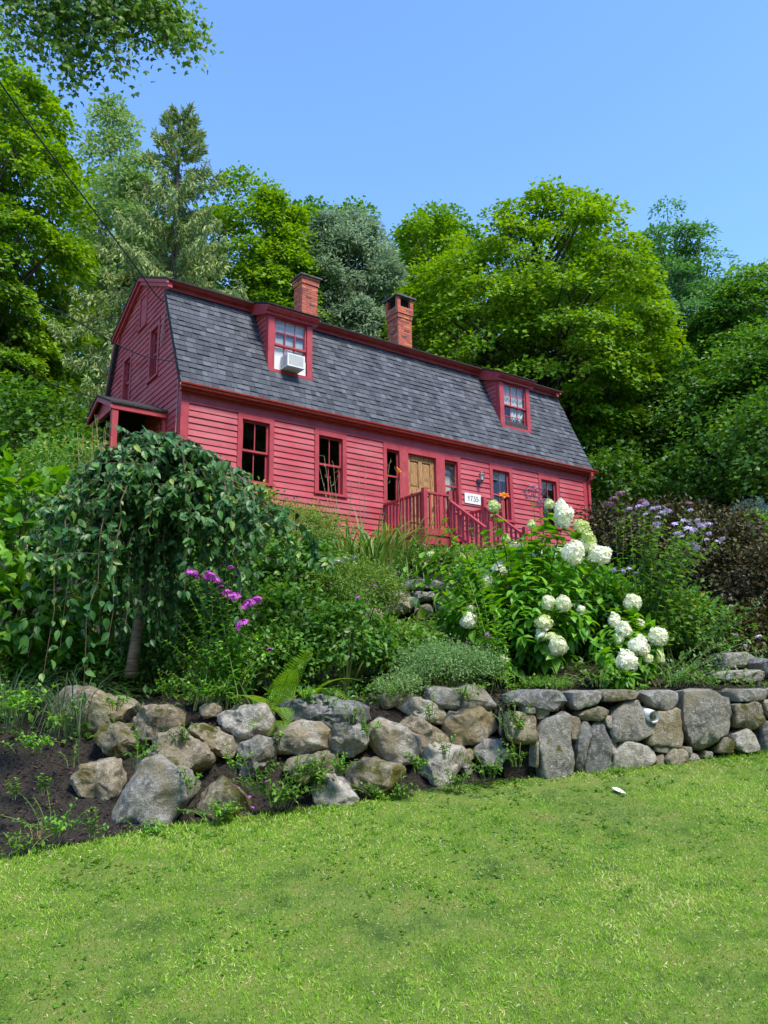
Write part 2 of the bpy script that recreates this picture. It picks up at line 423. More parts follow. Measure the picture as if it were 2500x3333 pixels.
# ------------------------------------------------------------------ the house (local: x along the front, y to the back, z up; B lifts measured heights)
YAW = math.radians(35.493)
B = 1.75
HO = np.array([-4.0314, 15.4838, 6.555 - B])
house = thing('house', 'long red clapboard house with grey gambrel roof, two dormers and two brick chimneys', 'house', HO, rotz=YAW)
def hw(x, y, z):
    """house local -> world, z measured from the reference level"""
    c, s = math.cos(YAW), math.sin(YAW)
    return np.array([HO[0] + x * c - y * s, HO[1] + x * s + y * c, HO[2] + z + B])

# profile of the gambrel
RIDGE, KNF, KNB, EVF, EVB = (2.75, 4.78), (1.05, 3.74), (4.45, 3.74), (-.12, 1.2), (5.62, 1.2)
def gspan(z):
    """front and back limit of the gable wall at height z"""
    def side(pts, z):
        zs = [p[1] for p in pts]; ys = [p[0] for p in pts]
        return float(np.interp(z, zs, ys))
    f = side([(0.0, -9), (0.0, 1.2), (1.12, 3.72), (1.12, 3.9), (2.75, 4.66)], z)
    b = side([(5.5, -9), (5.5, 1.2), (4.38, 3.72), (4.38, 3.9), (2.75, 4.66)], z)
    return f, b

def wall_panel(name, span, z0, z1, openings, toXYZ, breaks=()):
    """sheathing of one wall, with holes: thin prisms between the openings, band by band"""
    zs = sorted(set([z0, z1] + [o[2] for o in openings] + [o[3] for o in openings] + list(breaks)))
    zs = [z for z in zs if z0 <= z <= z1]
    g = Geo()
    for a, b in zip(zs[:-1], zs[1:]):
        m = (a + b) / 2
        la, ra = span(a); lb, rb = span(b)
        cuts = sorted([(o[0], o[1]) for o in openings if o[2] <= m <= o[3]])
        L = (la, lb)
        segs = []
        for c in cuts:
            segs.append((L[0], L[1], c[0], c[0])); L = (c[1], c[1])
        segs.append((L[0], L[1], ra, rb))
        for s in segs:
            v = [toXYZ(s[0], a, 0), toXYZ(s[2], a, 0), toXYZ(s[3], b, 0), toXYZ(s[1], b, 0),
                 toXYZ(s[0], a, 1), toXYZ(s[2], a, 1), toXYZ(s[3], b, 1), toXYZ(s[1], b, 1)]
            g.add(v, [(0, 1, 2, 3), (7, 6, 5, 4), (0, 4, 5, 1), (1, 5, 6, 2), (2, 6, 7, 3), (3, 7, 4, 0)])
    return g.build(name, M['room'] if 'inner' in name else M['red'], house, fixn=True)

LEN = 12.0
F_OPEN = [(1.30, 1.98, -.62, .75), (3.155, 3.83, -.62, .73), (5.01, 5.42, -.62, .72), (5.65, 6.53, -1.5, .70), (6.78, 7.225, -.62, .72),
          (8.375, 9.015, -.62, .72), (10.155, 10.79, -.62, .71)]
wall_panel('wall', lambda z: (.02, LEN - .02), -1.95, 1.12, F_OPEN, lambda s, z, k: (s, .004 + .12 * k, z + B))
G_OPEN = [(1.52, 2.02, 1.95, 3.14), (3.38, 3.88, 1.9, 3.06), (2.44, 2.86, 3.53, 4.26), (1.25, 2.05, -1.5, .5)]
wall_panel('wall', gspan, -1.7, 4.66, G_OPEN, lambda s, z, k: (.004 + .12 * k, s, z + B), breaks=(1.2, 3.72, 3.9))
wall_panel('wall', gspan, -1.7, 4.66, [], lambda s, z, k: (LEN - .004 - .12 * k, s, z + B), breaks=(1.2, 3.72, 3.9))
Geo().box(.13, LEN - .13, 5.38, 5.5, B - 1.7, B + 1.2).build('wall', M['red'], house)
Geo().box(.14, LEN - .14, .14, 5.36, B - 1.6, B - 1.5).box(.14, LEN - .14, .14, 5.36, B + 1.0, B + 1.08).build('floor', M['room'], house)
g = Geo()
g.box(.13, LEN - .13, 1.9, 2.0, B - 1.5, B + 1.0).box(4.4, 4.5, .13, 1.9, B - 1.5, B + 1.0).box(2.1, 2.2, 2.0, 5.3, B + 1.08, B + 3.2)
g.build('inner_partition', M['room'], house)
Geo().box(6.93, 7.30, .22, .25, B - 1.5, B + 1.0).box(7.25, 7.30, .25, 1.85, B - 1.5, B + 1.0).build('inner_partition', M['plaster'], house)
g = Geo()
for i in range(14):
    a = i * LEN / 14
    g.box(a + .01, a + LEN / 14 - .01, .03, .4, -.95 + random.uniform(-.02, .02), -.22)
g.box(.03, LEN - .03, .08, 5.4, -1.0, .03)
g.build('foundation', M['st_grey'], house)

# clapboards: one shared board, scaled to each length
BW = .1335
bd = Geo()
bd.add([(0, 0, 0), (1, 0, 0), (1, -.03, 0), (0, -.03, 0), (0, 0, BW + .02), (1, 0, BW + .02), (1, -.006, BW + .02), (0, -.006, BW + .02)],
       [(0, 3, 2, 1), (4, 5, 6, 7), (0, 1, 5, 4), (1, 2, 6, 5), (2, 3, 7, 6), (3, 0, 4, 7)])
BOARD = bd.mesh('clapboard'); BOARD.materials.append(M['red'])
def clapboard(parent, loc, length, rot=0, zs=1):
    o = bpy.data.objects.new('clapboard', BOARD); COL.objects.link(o); o.parent = parent
    o.location = loc; o.rotation_euler = (random.uniform(-.006, .006), 0, rot); o.scale = (length, random.uniform(.85, 1.15), zs)
    return o
CAS = [(0, .14, -9, 9), (1.215, 2.07, -.66, 9), (3.07, 3.915, -.65, 9), (4.93, 7.307, -9, 9), (8.29, 9.113, -.66, 9), (10.08, 10.90, -.65, 9), (11.87, 12.0, -9, 9)]
for k in range(21):
    zt = .83 - BW * k; zb = zt - BW; zm = (zt + zb) / 2
    x = 0.0; segs = []
    for c in CAS:
        if c[2] <= zm + .02 and c[3] >= zm:
            if c[0] - x > .05: segs.append((x, c[0]))
            x = c[1]
    for a, b in segs:
        parts = [a, b]
        if b - a > 3.5:
            parts = [a, a + random.uniform(1.1, (b - a) - 1.1), b]
        for p, q in zip(parts[:-1], parts[1:]):
            clapboard(house, (p + .003, 0, zb + B), q - p - .006)
GC = [(1.43, 2.10, 1.86, 3.24), (3.297, 3.95, 1.82, 3.17), (2.40, 2.90, 3.45, 4.34), (1.17, 2.13, -9, .6)]
for k in range(60):
    zt = 4.64 - BW * k; zb = zt - BW; zm = (zt + zb) / 2
    if zb < -1.7: break
    f, b = gspan(zm - .02)
    f += .02; b -= .02
    y = f; segs = []
    for c in sorted(GC):
        if c[2] <= zm <= c[3] and c[1] > f and c[0] < b:
            if c[0] - y > .04: segs.append((y, c[0]))
            y = max(y, c[1])
    if b - y > .04: segs.append((y, b))
    for a, e in segs:
        clapboard(house, (0, e, zb + B), e - a, rot=-math.pi / 2)

# trim of the front
def part(name, mat, g, parent=None, **kw):
    return g.build(name, mat, house if parent is None else parent, **kw)
part('corner_board', M['redtrim'], Geo().box(-.028, .14, -.03, .0, B - 1.7, B + 1.06))
part('corner_board', M['redtrim'], Geo().box(-.03, .0, .0, .115, B - 1.7, B + 1.3))
part('corner_board', M['redtrim'], Geo().box(11.87, 12.03, -.03, .0, B - 1.7, B + 1.06))
part('corner_board', M['redtrim'], Geo().box(-.03, .0, 5.39, 5.53, B - 1.7, B + 1.2))
part('frieze_board', M['redtrim'], Geo().box(.14, 11.87, -.034, .0, B + .833, B + 1.06))
part('soffit', M['redtrim'], Geo().box(-.07, 12.2, -.135, .02, B + 1.06, B + 1.085))
part('fascia', M['redtrim'], Geo().box(-.08, 12.21, -.15, -.137, B + 1.05, B + 1.19))
gp = [(-.152, 1.185), (-.152, 1.10), (-.165, 1.08), (-.20, 1.08), (-.222, 1.10), (-.228, 1.135), (-.248, 1.15), (-.252, 1.178), (-.246, 1.186), (-.235, 1.172), (-.21, 1.12), (-.17, 1.12)]
part('gutter', M['gutter'], Geo().prism([(a, b + B) for a, b in gp], 0, -.12, 12.31))
dsp = Geo()
pts = [(12.06, -.19, 1.1), (12.06, -.19, 1.0), (12.06, -.15, .9), (12.06, -.06, .82), (12.06, -.055, .72), (12.06, -.055, -1.6)]
for p, q in zip(pts[:-1], pts[1:]):
    dsp.beam((p[0], p[1], p[2] + B), (q[0], q[1], q[2] + B), .085, .07, up=(0, 1, .01))
part('downspout', M['redtrim'], dsp)
part('conduit', M['redwire'], Geo().tube([(-.04, .15, 1.75 + B), (-.04, .16, .9 + B), (-.045, .165, .3 + B), (-.04, .17, -1.2 + B)], .012))

# roof
part('roof_deck', M['darkroof'], Geo().prism([(EVF[0] - .02, EVF[1] + B - .03), (KNF[0], KNF[1] + B), (KNF[0] + .1, KNF[1] + B - .05), (EVF[0] + .1, EVF[1] + B - .06)], 0, -.08, 12.21))
part('roof_deck', M['darkroof'], Geo().prism([(EVB[0], EVB[1] + B), (KNB[0], KNB[1] + B), (KNB[0] - .1, KNB[1] + B - .05), (EVB[0] - .12, EVB[1] + B - .03)], 0, -.12, 12.21), fixn=True)
part('upper_roof', M['darkroof'], Geo().prism([(.80, 3.90 + B), (2.75, 4.80 + B), (4.70, 3.90 + B), (4.70, 3.865 + B), (2.75, 4.765 + B), (.80, 3.865 + B)], 0, -.17, 12.24), fixn=True)
def band(name, pts, x0, x1, w, mat=None):
    """rake trim following the roof edge, w wide below the line"""
    g = Geo()
    for p, q in zip(pts[:-1], pts[1:]):
        g.prism([(p[0], p[1] + B), (q[0], q[1] + B), (q[0], q[1] + B - w), (p[0], p[1] + B - w)], 0, x0, x1)
    return part(name, mat or M['redtrim'], g, fixn=True)
for x0, x1 in ((-.10, .0), (12.0, 12.1)):
    s = -1 if x0 < 0 else 1
    band('rake_board', [(.86, 3.89), (2.75, 4.762), (4.64, 3.89)], x0, x1, .17)
    xx = sorted((x0 + s * .05, x0 if s < 0 else x1 + .05))
    band('rake_moulding', [(.82, 3.868), (2.75, 4.76), (4.68, 3.868)], -.155 if s < 0 else 12.10, -.10 if s < 0 else 12.155, .08)
g = Geo()
for w0, w1, xo in ((0, .17, -.07), (.03, .09, -.115)):
    g.prism([(4.50 + w0 * 0 - .03, 3.88 + B), (5.66, 1.16 + B), (5.66 - .18, 1.16 + B), (4.50 - .21, 3.88 + B)] if w0 == 0 else
            [(4.56, 3.80 + B), (5.69, 1.13 + B), (5.62, 1.13 + B), (4.49, 3.80 + B)], 0, xo, xo + .07 if w0 else .0)
part('rake_board', M['redtrim'], g, fixn=True)
part('rake_board', M['redtrim'], Geo().prism([(-.04, 1.17 + B), (1.11, 3.70 + B), (1.19, 3.70 + B), (.06, 1.17 + B)], 0, -.035, .0), fixn=True)
# cornice under the upper roof edge
part('cornice_board', M['redtrim'], Geo().box(-.04, 12.08, .985, 1.12, B + 3.735, B + 3.87))
part('cornice_moulding', M['redtrim'], Geo().prism([(.84, 3.90 + B), (.84, 3.875 + B), (.93, 3.83 + B), (.983, 3.83 + B), (.983, 3.93 + B)], 0, -.09, 12.16))

# shingles of the front slope
TV = Vector((0, KNF[0] - EVF[0], KNF[1] - EVF[1])); SL = TV.length; TV.normalize()
NV = Vector((0, -TV.z, TV.y)); XV = Vector((1, 0, 0))
sv = [(0, 0, .0), (1, 0, .0), (1, 1, -.012), (0, 1, -.012), (.008, .006, .013), (.992, .006, .013), (1, 1, -.004), (0, 1, -.004)]
sf = [(0, 3, 2, 1), (4, 5, 6, 7), (0, 1, 5, 4), (1, 2, 6, 5), (2, 3, 7, 6), (3, 0, 4, 7)]
SHM = []
for i in range(9):
    g = Geo(); g.add(sv, sf, .1 + .1 * i); m_ = g.mesh('shingle'); m_.materials.append(M['shingle']); SHM.append(m_)
DORM = [(2.064, 3.187), (9.11, 10.25)]
NR = 18; EX = (SL - .005) / NR
shl = []
for r in range(NR):
    s0 = r * EX + .002; zc = EVF[1] + TV.z * (s0 + EX / 2)
    x = -.095 + random.uniform(-.12, 0)
    while x < 12.22:
        w = random.uniform(.11, .215); a, b = max(x, -.095), min(x + w, 12.225)
        x += w
        if b - a < .03: continue
        if any(a > d0 - .02 and b < d1 + .02 and zc > 2.06 for d0, d1 in DORM): continue
        shl.append((a, b, s0, random.gauss(.5, .23)))
shl.sort(key=lambda q: q[0] + q[2] * .25)
rest = Geo()
for i, (a, b, s0, t) in enumerate(shl):
    t = min(.98, max(.02, t))
    thick = random.choice((.8, 1.0, 1.7))
    o_ = Vector((a + .0015, EVF[0], EVF[1] + B)) + TV * s0 + NV * .012
    wv, lv, nv = XV * (b - a - .003), TV * (EX + .03), NV * thick
    if i < 298:
        o = bpy.data.objects.new('shingle', SHM[int(t * 8.99)]); COL.objects.link(o); o.parent = house
        o.matrix_local = Matrix(((wv.x, lv.x, nv.x, o_.x), (wv.y, lv.y, nv.y, o_.y), (wv.z, lv.z, nv.z, o_.z), (0, 0, 0, 1)))
    else:
        rest.add([o_ + wv * p[0] + lv * p[1] + nv * p[2] for p in sv], sf, t)
part('shingles', M['shingle'], rest, kind='stuff')

# windows ---------------------------------------------------------------
def win_parts(parent, mat4, w, h, cu, ru, cl, rl, frac=.5, lift=0, rail=.045, mun=.02):
    """two sashes with their panes; the window's own frame: x 0..w, z 0..h, outward -y"""
    zs = h * frac
    for (z0, z1, c, r, y0) in ((zs - .02, h, cu, ru, .035), (lift, zs + .02 + lift, cl, rl, .075)):
        if z1 > h: z1 = h
        g = Geo(); y1 = y0 + .036
        g.box(0, rail, y0, y1, z0, z1).box(w - rail, w, y0, y1, z0, z1).box(rail, w - rail, y0, y1, z1 - rail, z1).box(rail, w - rail, y0, y1, z0, z0 + rail)
        pw = (w - 2 * rail - mun * (c - 1)) / c; ph = (z1 - z0 - 2 * rail - mun * (r - 1)) / r
        for i in range(1, c):
            xx = rail + i * pw + (i - 1) * mun; g.box(xx, xx + mun, y0 + .004, y1 - .004, z0 + rail, z1 - rail)
        for j in range(1, r):
            zz = z0 + rail + j * ph + (j - 1) * mun; g.box(rail, w - rail, y0 + .006, y1 - .006, zz, zz + mun)
        s = g.build('sash', M['redtrim'], parent); s.matrix_local = mat4
        for i in range(c):
            for j in range(r):
                xx = rail + i * (pw + mun); zz = z0 + rail + j * (ph + mun)
                p = Geo().box(xx - .004, xx + pw + .004, y0 + .014, y0 + .019, zz - .004, zz + ph + .004).build('pane', M['glass'], parent)
                tilt = Matrix.Translation((xx, y0, zz)) @ Matrix.Rotation(random.uniform(-.006, .006), 4, 'X') @ Matrix.Rotation(random.uniform(-.006, .006), 4, 'Z') @ Matrix.Translation((-xx, -y0, -zz))
                p.matrix_local = mat4 @ tilt
def window(x, y, z, rot, w, h, cu, ru, cl, rl, cas=.105, **kw):
    g = Geo(); c = cas
    g.box(-c, 0, -.036, .11, -.05, h + c + .02).box(w, w + c, -.036, .11, -.05, h + c + .02).box(0, w, -.036, .11, h, h + c + .02)
    g.box(-c - .012, w + c + .012, -.044, 0, h + c + .02, h + c + .035)
    o = g.build('window', M['redtrim'], house)
    o.matrix_local = Matrix.Translation((x, y, z + B)) @ Matrix.Rotation(rot, 4, 'Z')
    I = Matrix.Identity(4)
    win_parts(o, I, w, h, cu, ru, cl, rl, **kw)
    Geo().box(-c - .015, w + c + .015, -.065, .1, -.055, -.004).build('sill', M['redtrim'], o)
    return o
for x0, x1, z0, z1 in ((1.324, 1.96, -.595, .727), (3.18, 3.805, -.60, .703), (8.395, 8.995, -.60, .695), (10.178, 10.765, -.60, .685)):
    window(x0, 0, z0, 0, x1 - x0, z1 - z0, 2, 1, 2, 1)
for y1, z0, w, h in ((2.0, 1.94, .46, 1.18), (3.86, 1.90, .46, 1.15)):
    window(0, y1, z0, -math.pi / 2, w, h, 2, 2, 2, 2, cas=.09)
# boarded loft window
o = part('loft_shutter', M['redtrim'], Geo().box(-.012, .02, 2.44, 2.86, B + 3.55, B + 4.26))
part('loft_frame', M['redtrim'], Geo().box(-.036, .02, 2.39, 2.45, B + 3.50, B + 4.33).box(-.036, .02, 2.85, 2.91, B + 3.50, B + 4.33).box(-.036, .02, 2.45, 2.85, B + 4.26, B + 4.33).box(-.06, .02, 2.37, 2.93, B + 3.45, B + 3.50))
# front door with its sidelights
g = Geo()
for a, b in ((4.93, 5.03), (5.40, 5.66), (6.515, 6.79), (7.21, 7.307)):
    g.box(a, b, -.038, .11, B - 1.62, B + .83)
g.box(5.03, 5.40, -.034, .11, B + .69, B + .83).box(5.66, 6.515, -.034, .11, B + .685, B + .83).box(6.79, 7.21, -.034, .11, B + .70, B + .83)
g.box(5.03, 5.40, -.02, .11, B - 1.62, B - .62).box(6.79, 7.21, -.02, .11, B - 1.62, B - .62)
part('door_surround', M['redtrim'], g)
for a, b in ((5.03, 5.40), (6.79, 7.21)):
    o = Geo().box(a - .004, b + .004, -.05, .1, B - .625, B - .575).build('sidelight', M['redtrim'], house)
    win_parts(o, Matrix.Translation((a, 0, B - .57)), b - a, 1.255, 1, 1, 1, 1, rail=.035)
door = Geo().box(5.665, 6.51, .085, .11, B - 1.5, B + .68)
for (z0, z1) in ((-.28, -.12), (-.98, -.86), (.54, .68), (-1.5, -1.28)):
    door.box(5.665, 6.51, .055, .086, B + z0, B + z1)
for a, b in ((5.665, 5.775), (6.03, 6.145), (6.40, 6.51)):
    for z0, z1 in ((-.12, .54), (-.86, -.28), (-1.28, -.98)):
        door.box(a, b, .055, .086, B + z0, B + z1)
door = part('door', M['wood'], door)
for a, b in ((5.795, 6.01), (6.165, 6.38)):
    for z0, z1 in ((-.10, .52), (-.84, -.30), (-1.26, -1.0)):
        g = Geo(); v = [(a, .088, B + z0), (b, .088, B + z0), (b, .088, B + z1), (a, .088, B + z1), (a + .035, .068, B + z0 + .035), (b - .035, .068, B + z0 + .035), (b - .035, .068, B + z1 - .035), (a + .035, .068, B + z1 - .035)]
        g.add(v, [(4, 5, 6, 7), (0, 1, 5, 4), (1, 2, 6, 5), (2, 3, 7, 6), (3, 0, 4, 7)])
        g.build('door_panel', M['wood'], door, fixn=False)
Geo().tube([(6.455, .055, B - .55), (6.455, -.01, B - .55)], [.012, .026], 10).build('door_knob', M['pewter'], door)
# side door under the porch
Geo().box(.02, .05, 1.25, 2.05, B - 1.55, B + .5).build('side_door', M['redtrim'], house)
part('door_surround', M['redtrim'], Geo().box(-.036, .02, 1.15, 1.25, B - 1.6, B + .6).box(-.036, .02, 2.05, 2.15, B - 1.6, B + .6).box(-.036, .02, 1.25, 2.05, B + .5, B + .6))

# dormers ---------------------------------------------------------------
def dormer(x0, x1, z0, z1, lift, cl, rl):
    yf = .30; t = .03
    d = Geo().box(x0, x0 + .14, yf, yf + .12, B + z0, B + z1).box(x1 - .14, x1, yf, yf + .12, B + z0, B + z1).box(x0 + .14, x1 - .14, yf, yf + .12, B + z1 - .04, B + z1)
    d.box(x0 - .008, x1 + .008, yf - .03, yf + .12, B + z0 - .012, B + z0 + .055)
    d = d.build('dormer', M['redtrim'], house)
    for xa, xb in ((x0 + .012, x0 + .05), (x1 - .05, x1 - .012)):
        Geo().prism([(yf + .11, z0 + B - .02), (yf + .11, z1 + B + .04), (1.2, z1 + B + .28), (1.2, 3.98 + B)], 0, xa, xb).build('cheek', M['red'], d, fixn=True)
    Geo().box(x0 - .014, x0 + .02, yf + .004, yf + .15, B + z0 + .06, B + z1).build('corner_board', M['redtrim'], d)
    k = 0
    while True:
        zb = z0 + .02 + k * .125
        if zb > z1 + .1: break
        ya = yf + .15; yb_ = EVF[0] + (zb + .06 - EVF[1]) / (KNF[1] - EVF[1]) * (KNF[0] - EVF[0])
        if yb_ - ya > .03:
            clapboard(d, (x0 + .012, yb_, zb + B), yb_ - ya, rot=-math.pi / 2, zs=.92)
        k += 1
    Geo().prism([(.10, z1 + B + .13), (.10, z1 + B + .155), (1.2, 4.10 + B), (1.2, 4.05 + B)], 0, x0 - .15, x1 + .15).build('dormer_roof', M['darkroof'], d, fixn=True)
    Geo().prism([(.13, z1 + B + .128), (.13, z1 + B + .09), (.20, z1 + B + .035), (.245, z1 + B + .03), (.245, z1 + B - .03), (.30, z1 + B - .03), (.42, z1 + B + .0), (1.15, z1 + B + .26), (1.15, 4.03 + B)], 0, x0 - .11, x1 + .11).build('cornice', M['redtrim'], d, fixn=True)
    w = x1 - x0 - .29; h = z1 - z0 - .11
    win_parts(d, Matrix.Translation((x0 + .145, yf, B + z0 + .06)), w, h, 3, 2, cl, rl, frac=.5, lift=lift, rail=.04, mun=.018)
    return d
dormer(2.064, 3.187, 2.09, 3.46, .28, 3, 2)
dormer(9.11, 10.25, 2.08, 3.43, 0, 3, 2)

# chimneys --------------------------------------------------------------
BRK = []
for i in range(8):
    g = Geo(); g.box(0, 1, 0, 1, 0, 1, tint=[.05, .2, .35, .45, .6, .7, .85, 1.0][i]); m_ = g.mesh('brick'); m_.materials.append(M['brick']); BRK.append(m_)
def chimney(x0, x1, y0, y1, zb, zt, steps, posts):
    P = .0675; bh = .056
    steps = [(zb + math.ceil((q - zb) / P) * P, d) for q, d in steps]; zt = zb + round((zt - zb) / P) * P
    core = Geo(); rest = Geo()
    core.box(x0 + .004, x1 - .004, y0 + .004, y1 - .004, B + zb - .3, B + zt)
    lev = []
    n = int(round((zt - zb) / P))
    def off(z):
        return sum(d for s, d in steps if z >= s - 1e-6)
    for s in range(len(steps)):
        z_a = steps[s][0]; z_b = steps[s + 1][0] if s + 1 < len(steps) else zt
        o = off(z_a)
        core.box(x0 - o + .004, x1 + o - .004, y0 - o + .004, y1 + o - .004, B + z_a, B + z_b)
    ch = core.build('chimney', M['mortar'], house)
    def lay(face, a, b, fixed, z, o):
        L = .205; k = int(round(z / P)) % 2
        p = a - (L / 2 if k else 0) + .004
        while p < b - .02:
            q0, q1 = max(p, a), min(p + L - .011, b)
            p += L
            if q1 - q0 < .03: continue
            pr = random.uniform(.001, .006)
            if face == 'front': sc = (q1 - q0, .05, bh); loc = (q0, fixed - pr, z + B)
            elif face == 'left': sc = (.05, q1 - q0, bh); loc = (fixed - pr, q0, z + B)
            t = min(7, max(0, int(random.gauss(4.2, 1.9))))
            br = bpy.data.objects.new('brick', BRK[t]); COL.objects.link(br); br.parent = ch; br.location = loc; br.scale = sc
    for c in range(n):
        z = zb + c * P; o = off(z)
        lay('front', x0 - o, x1 + o, y0 - o, z, o)
        lay('left', y0 - o + .054, y1 + o, x0 - o, z, o)
        for k in range(3):
            w = (x1 - x0 + 2 * o) / 3; a = x0 - o + k * w
            rest.box(a + .006, a + w - .006, y1 + o - .03, y1 + o + .003, z + B, z + B + bh, random.random())
            w = (y1 - y0 + 2 * o) / 3; a = y0 - o + k * w
            rest.box(x1 + o - .03, x1 + o + .003, a + .006 + (.05 if k == 0 else 0), a + w - .006, z + B, z + B + bh, random.random())
    o = off(zt)
    if posts:
        for a in (x0 - o, x1 + o - .11):
            for b_ in (y0 - o, y1 + o - .11):
                Geo().box(a + .006, a + .104, b_ + .006, b_ + .104, B + zt, B + zt + .3).build('corner_pier', M['mortar'], ch)
                for k in range(4):
                    br = bpy.data.objects.new('brick', BRK[random.randint(1, 6)]); COL.objects.link(br); br.parent = ch
                    br.location = (a, b_, B + zt + .006 + k * .072); br.scale = (.11, .11, .06)
        Geo().box(x0 - o + .1, x1 + o - .1, y0 - o + .1, y1 + o - .1, B + zt, B + zt + .24).build('flue', M['soot_and_shade'], ch)
        Geo().box(x0 - o - .07, x1 + o + .07, y0 - o - .07, y1 + o + .07, B + zt + .3, B + zt + .35).build('cap_slab', M['slate'], ch)
    else:
        Geo().box(x0 - o - .05, x1 + o + .05, y0 - o - .05, y1 + o + .05, B + zt, B + zt + .035).build('cap_slab', M['slate'], ch)
    rest.build('brickwork', M['brick'], ch, kind='stuff')
    g = Geo().box(x0 - .03, x1 + .03, y0 - .035, y0 + .05, B + zb - .28, B + zb - .03).box(x0 - .03, x0 + .02, y0 + .05, y1, B + zb - .2, B + zb - .01).box(x1 - .02, x1 + .035, y0 + .05, y1, B + zb - .2, B + zb - .01)
    g.build('flashing', M['lead'], ch)
chimney(4.09, 4.565, 2.4, 2.84, 4.82, 5.97, [(5.70, .025), (5.835, .022)], False)
part('chimney_shoulder', M['mortar'], Geo().box(4.06, 4.63, 2.36, 2.88, B + 4.55, B + 4.80))
chimney(7.25, 7.735, 2.4, 2.92, 4.70, 5.98, [(5.578, .02), (5.713, .02)], True)

# front stoop -----------------------------------------------------------
st = Geo().box(4.92, 7.32, -1.55, -.045, B - 1.62, B - 1.55).box(4.95, 7.29, -1.52, -1.46, B - 1.82, B - 1.62).box(4.95, 5.01, -1.46, -.05, B - 1.82, B - 1.62).box(7.23, 7.29, -1.46, -.05, B - 1.82, B - 1.62)
stoop = st.build('front_stoop', M['redtrim'], house)
for a, top in ((4.95, -.60), (5.66, -.585), (6.68, -.585), (7.24, -.60)):
    Geo().box(a - .048, a + .048, -1.56, -1.464, B - 2.6, B + top).build('post', M['redtrim'], stoop)
def rail(p, q, bal=True, n=6, low=-.83, name='rail'):
    p = np.array(p, float); q = np.array(q, float)
    Geo().beam(p, q, .085, .045).build('rail', M['redtrim'], stoop)
    lo = np.array([0, 0, low])
    Geo().beam(p + lo, q + lo, .05, .06).build('rail', M['redtrim'], stoop)
    for i in range(n):
        c = p + (q - p) * (i + .7) / (n + .4)
        Geo().box(c[0] - .019, c[0] + .019, c[1] - .019, c[1] + .019, c[2] + low, c[2] - .02).build('baluster', M['redtrim'], stoop)
rz = B - .69
rail((4.95, -.04, rz), (4.95, -1.465, rz), n=11)
rail((5.0, -1.512, rz), (5.61, -1.512, rz), n=4)
rail((6.73, -1.512, rz), (7.19, -1.512, rz), n=3)
rail((7.24, -.04, rz), (7.24, -1.465, rz), n=11)
for a in (5.66, 6.68):
    rail((a, -1.56, B - .83), (a, -2.72, B - 1.66), n=8, low=-.66)
    Geo().box(a - .045, a + .045, -2.81, -2.72, B - 2.8, B - 1.5).build('post', M['redtrim'], stoop)
for k in range(4):
    z = -1.55 - .19 * (k + 1); y = -1.55 - .28 * k
    Geo().box(5.68, 6.66, y - .3, y - .002, B + z - .035, B + z).build('tread', M['redtrim'], stoop)
    Geo().box(5.70, 6.64, y - .02, y, B + z, B + z + .155).build('riser', M['redtrim'], stoop)
for a in (5.665, 6.635):
    Geo().beam((a + .02, -1.5, B - 1.75), (a + .02, -2.75, B - 2.6), .03, .26).build('stringer', M['redtrim'], stoop)

# side porch on the gable -----------------------------------------------
PX, PY0, PY1, PR = -1.12, .74, 2.62, 1.68
po = Geo().box(PX - .02, -.04, PY0 + .02, PY1 - .02, B - 1.62, B - 1.55).build('side_porch', M['redtrim'], house)
def pprism(name, poly, x0, x1, mat):
    return Geo().prism([(a, b + B) for a, b in poly], 0, x0, x1).build(name, mat, po, fixn=True)
pprism('porch_roof', [(PY0 - .05, .84), (PR, 1.27), (PY1 + .05, .84), (PY1 + .05, .80), (PR, 1.225), (PY0 - .05, .80)], PX - .1, -.025, M['darkroof'])
pprism('porch_ceiling', [(PY0 + .05, .79), (PR, 1.19), (PY1 - .05, .79)], PX + .05, PX + .07, M['redtrim'])
for (ya, yb) in ((PY0 - .02, PY0 + .05), (PY1 - .05, PY1 + .02)):
    Geo().box(PX - .06, -.025, ya, yb, B + .69, B + .80).build('eave_beam', M['redtrim'], po)
Geo().box(PX - .04, PX + .04, PY0 + .05, PY1 - .05, B + .69, B + .79).build('tie_beam', M['redtrim'], po)
for s, e in ((PY0 - .03, PR), (PR, PY1 + .03)):
    za, zb = (.80, 1.225) if s < PR - .5 else (1.225, .80)
    pprism('porch_rake', [(s, za), (e, zb), (e, zb - .1), (s, za - .1)], PX - .085, PX - .045, M['redtrim'])
for x_, y_ in ((PX + .03, PY0 + .06), (PX + .03, PY1 - .06)):
    Geo().box(x_ - .06, x_ + .06, y_ - .06, y_ + .06, B - 2.6, B + .69).build('post', M['redtrim'], po)
Geo().box(-.1, -.03, PY0 + .02, PY0 + .12, B - 1.6, B + .69).build('pilaster', M['redtrim'], po)
Geo().tube([(-.09, PY0 + .2, B + .62), (-.09, PY0 + .2, B - 1.2)], .035, 8).build('drain_pipe', M['gutter'], po)
for k in range(4):
    Geo().box(PX - .25 - .28 * k, PX - .03 - .28 * k, PY0 + .2, PY1 - .2, B - 1.72 - .18 * k, B - 1.68 - .18 * k).build('tread', M['redtrim'], po)
Geo().beam((PX - .05, PY0 + .06, B - .75), (PX - 1.1, PY0 + .06, B - 1.4), .06, .09).build('rail', M['redtrim'], po)
Geo().beam((PX + .03, PY0 + .12, B - .7), (PX + .03, PY1 - .12, B - .7), .06, .07).build('rail', M['redtrim'], po)

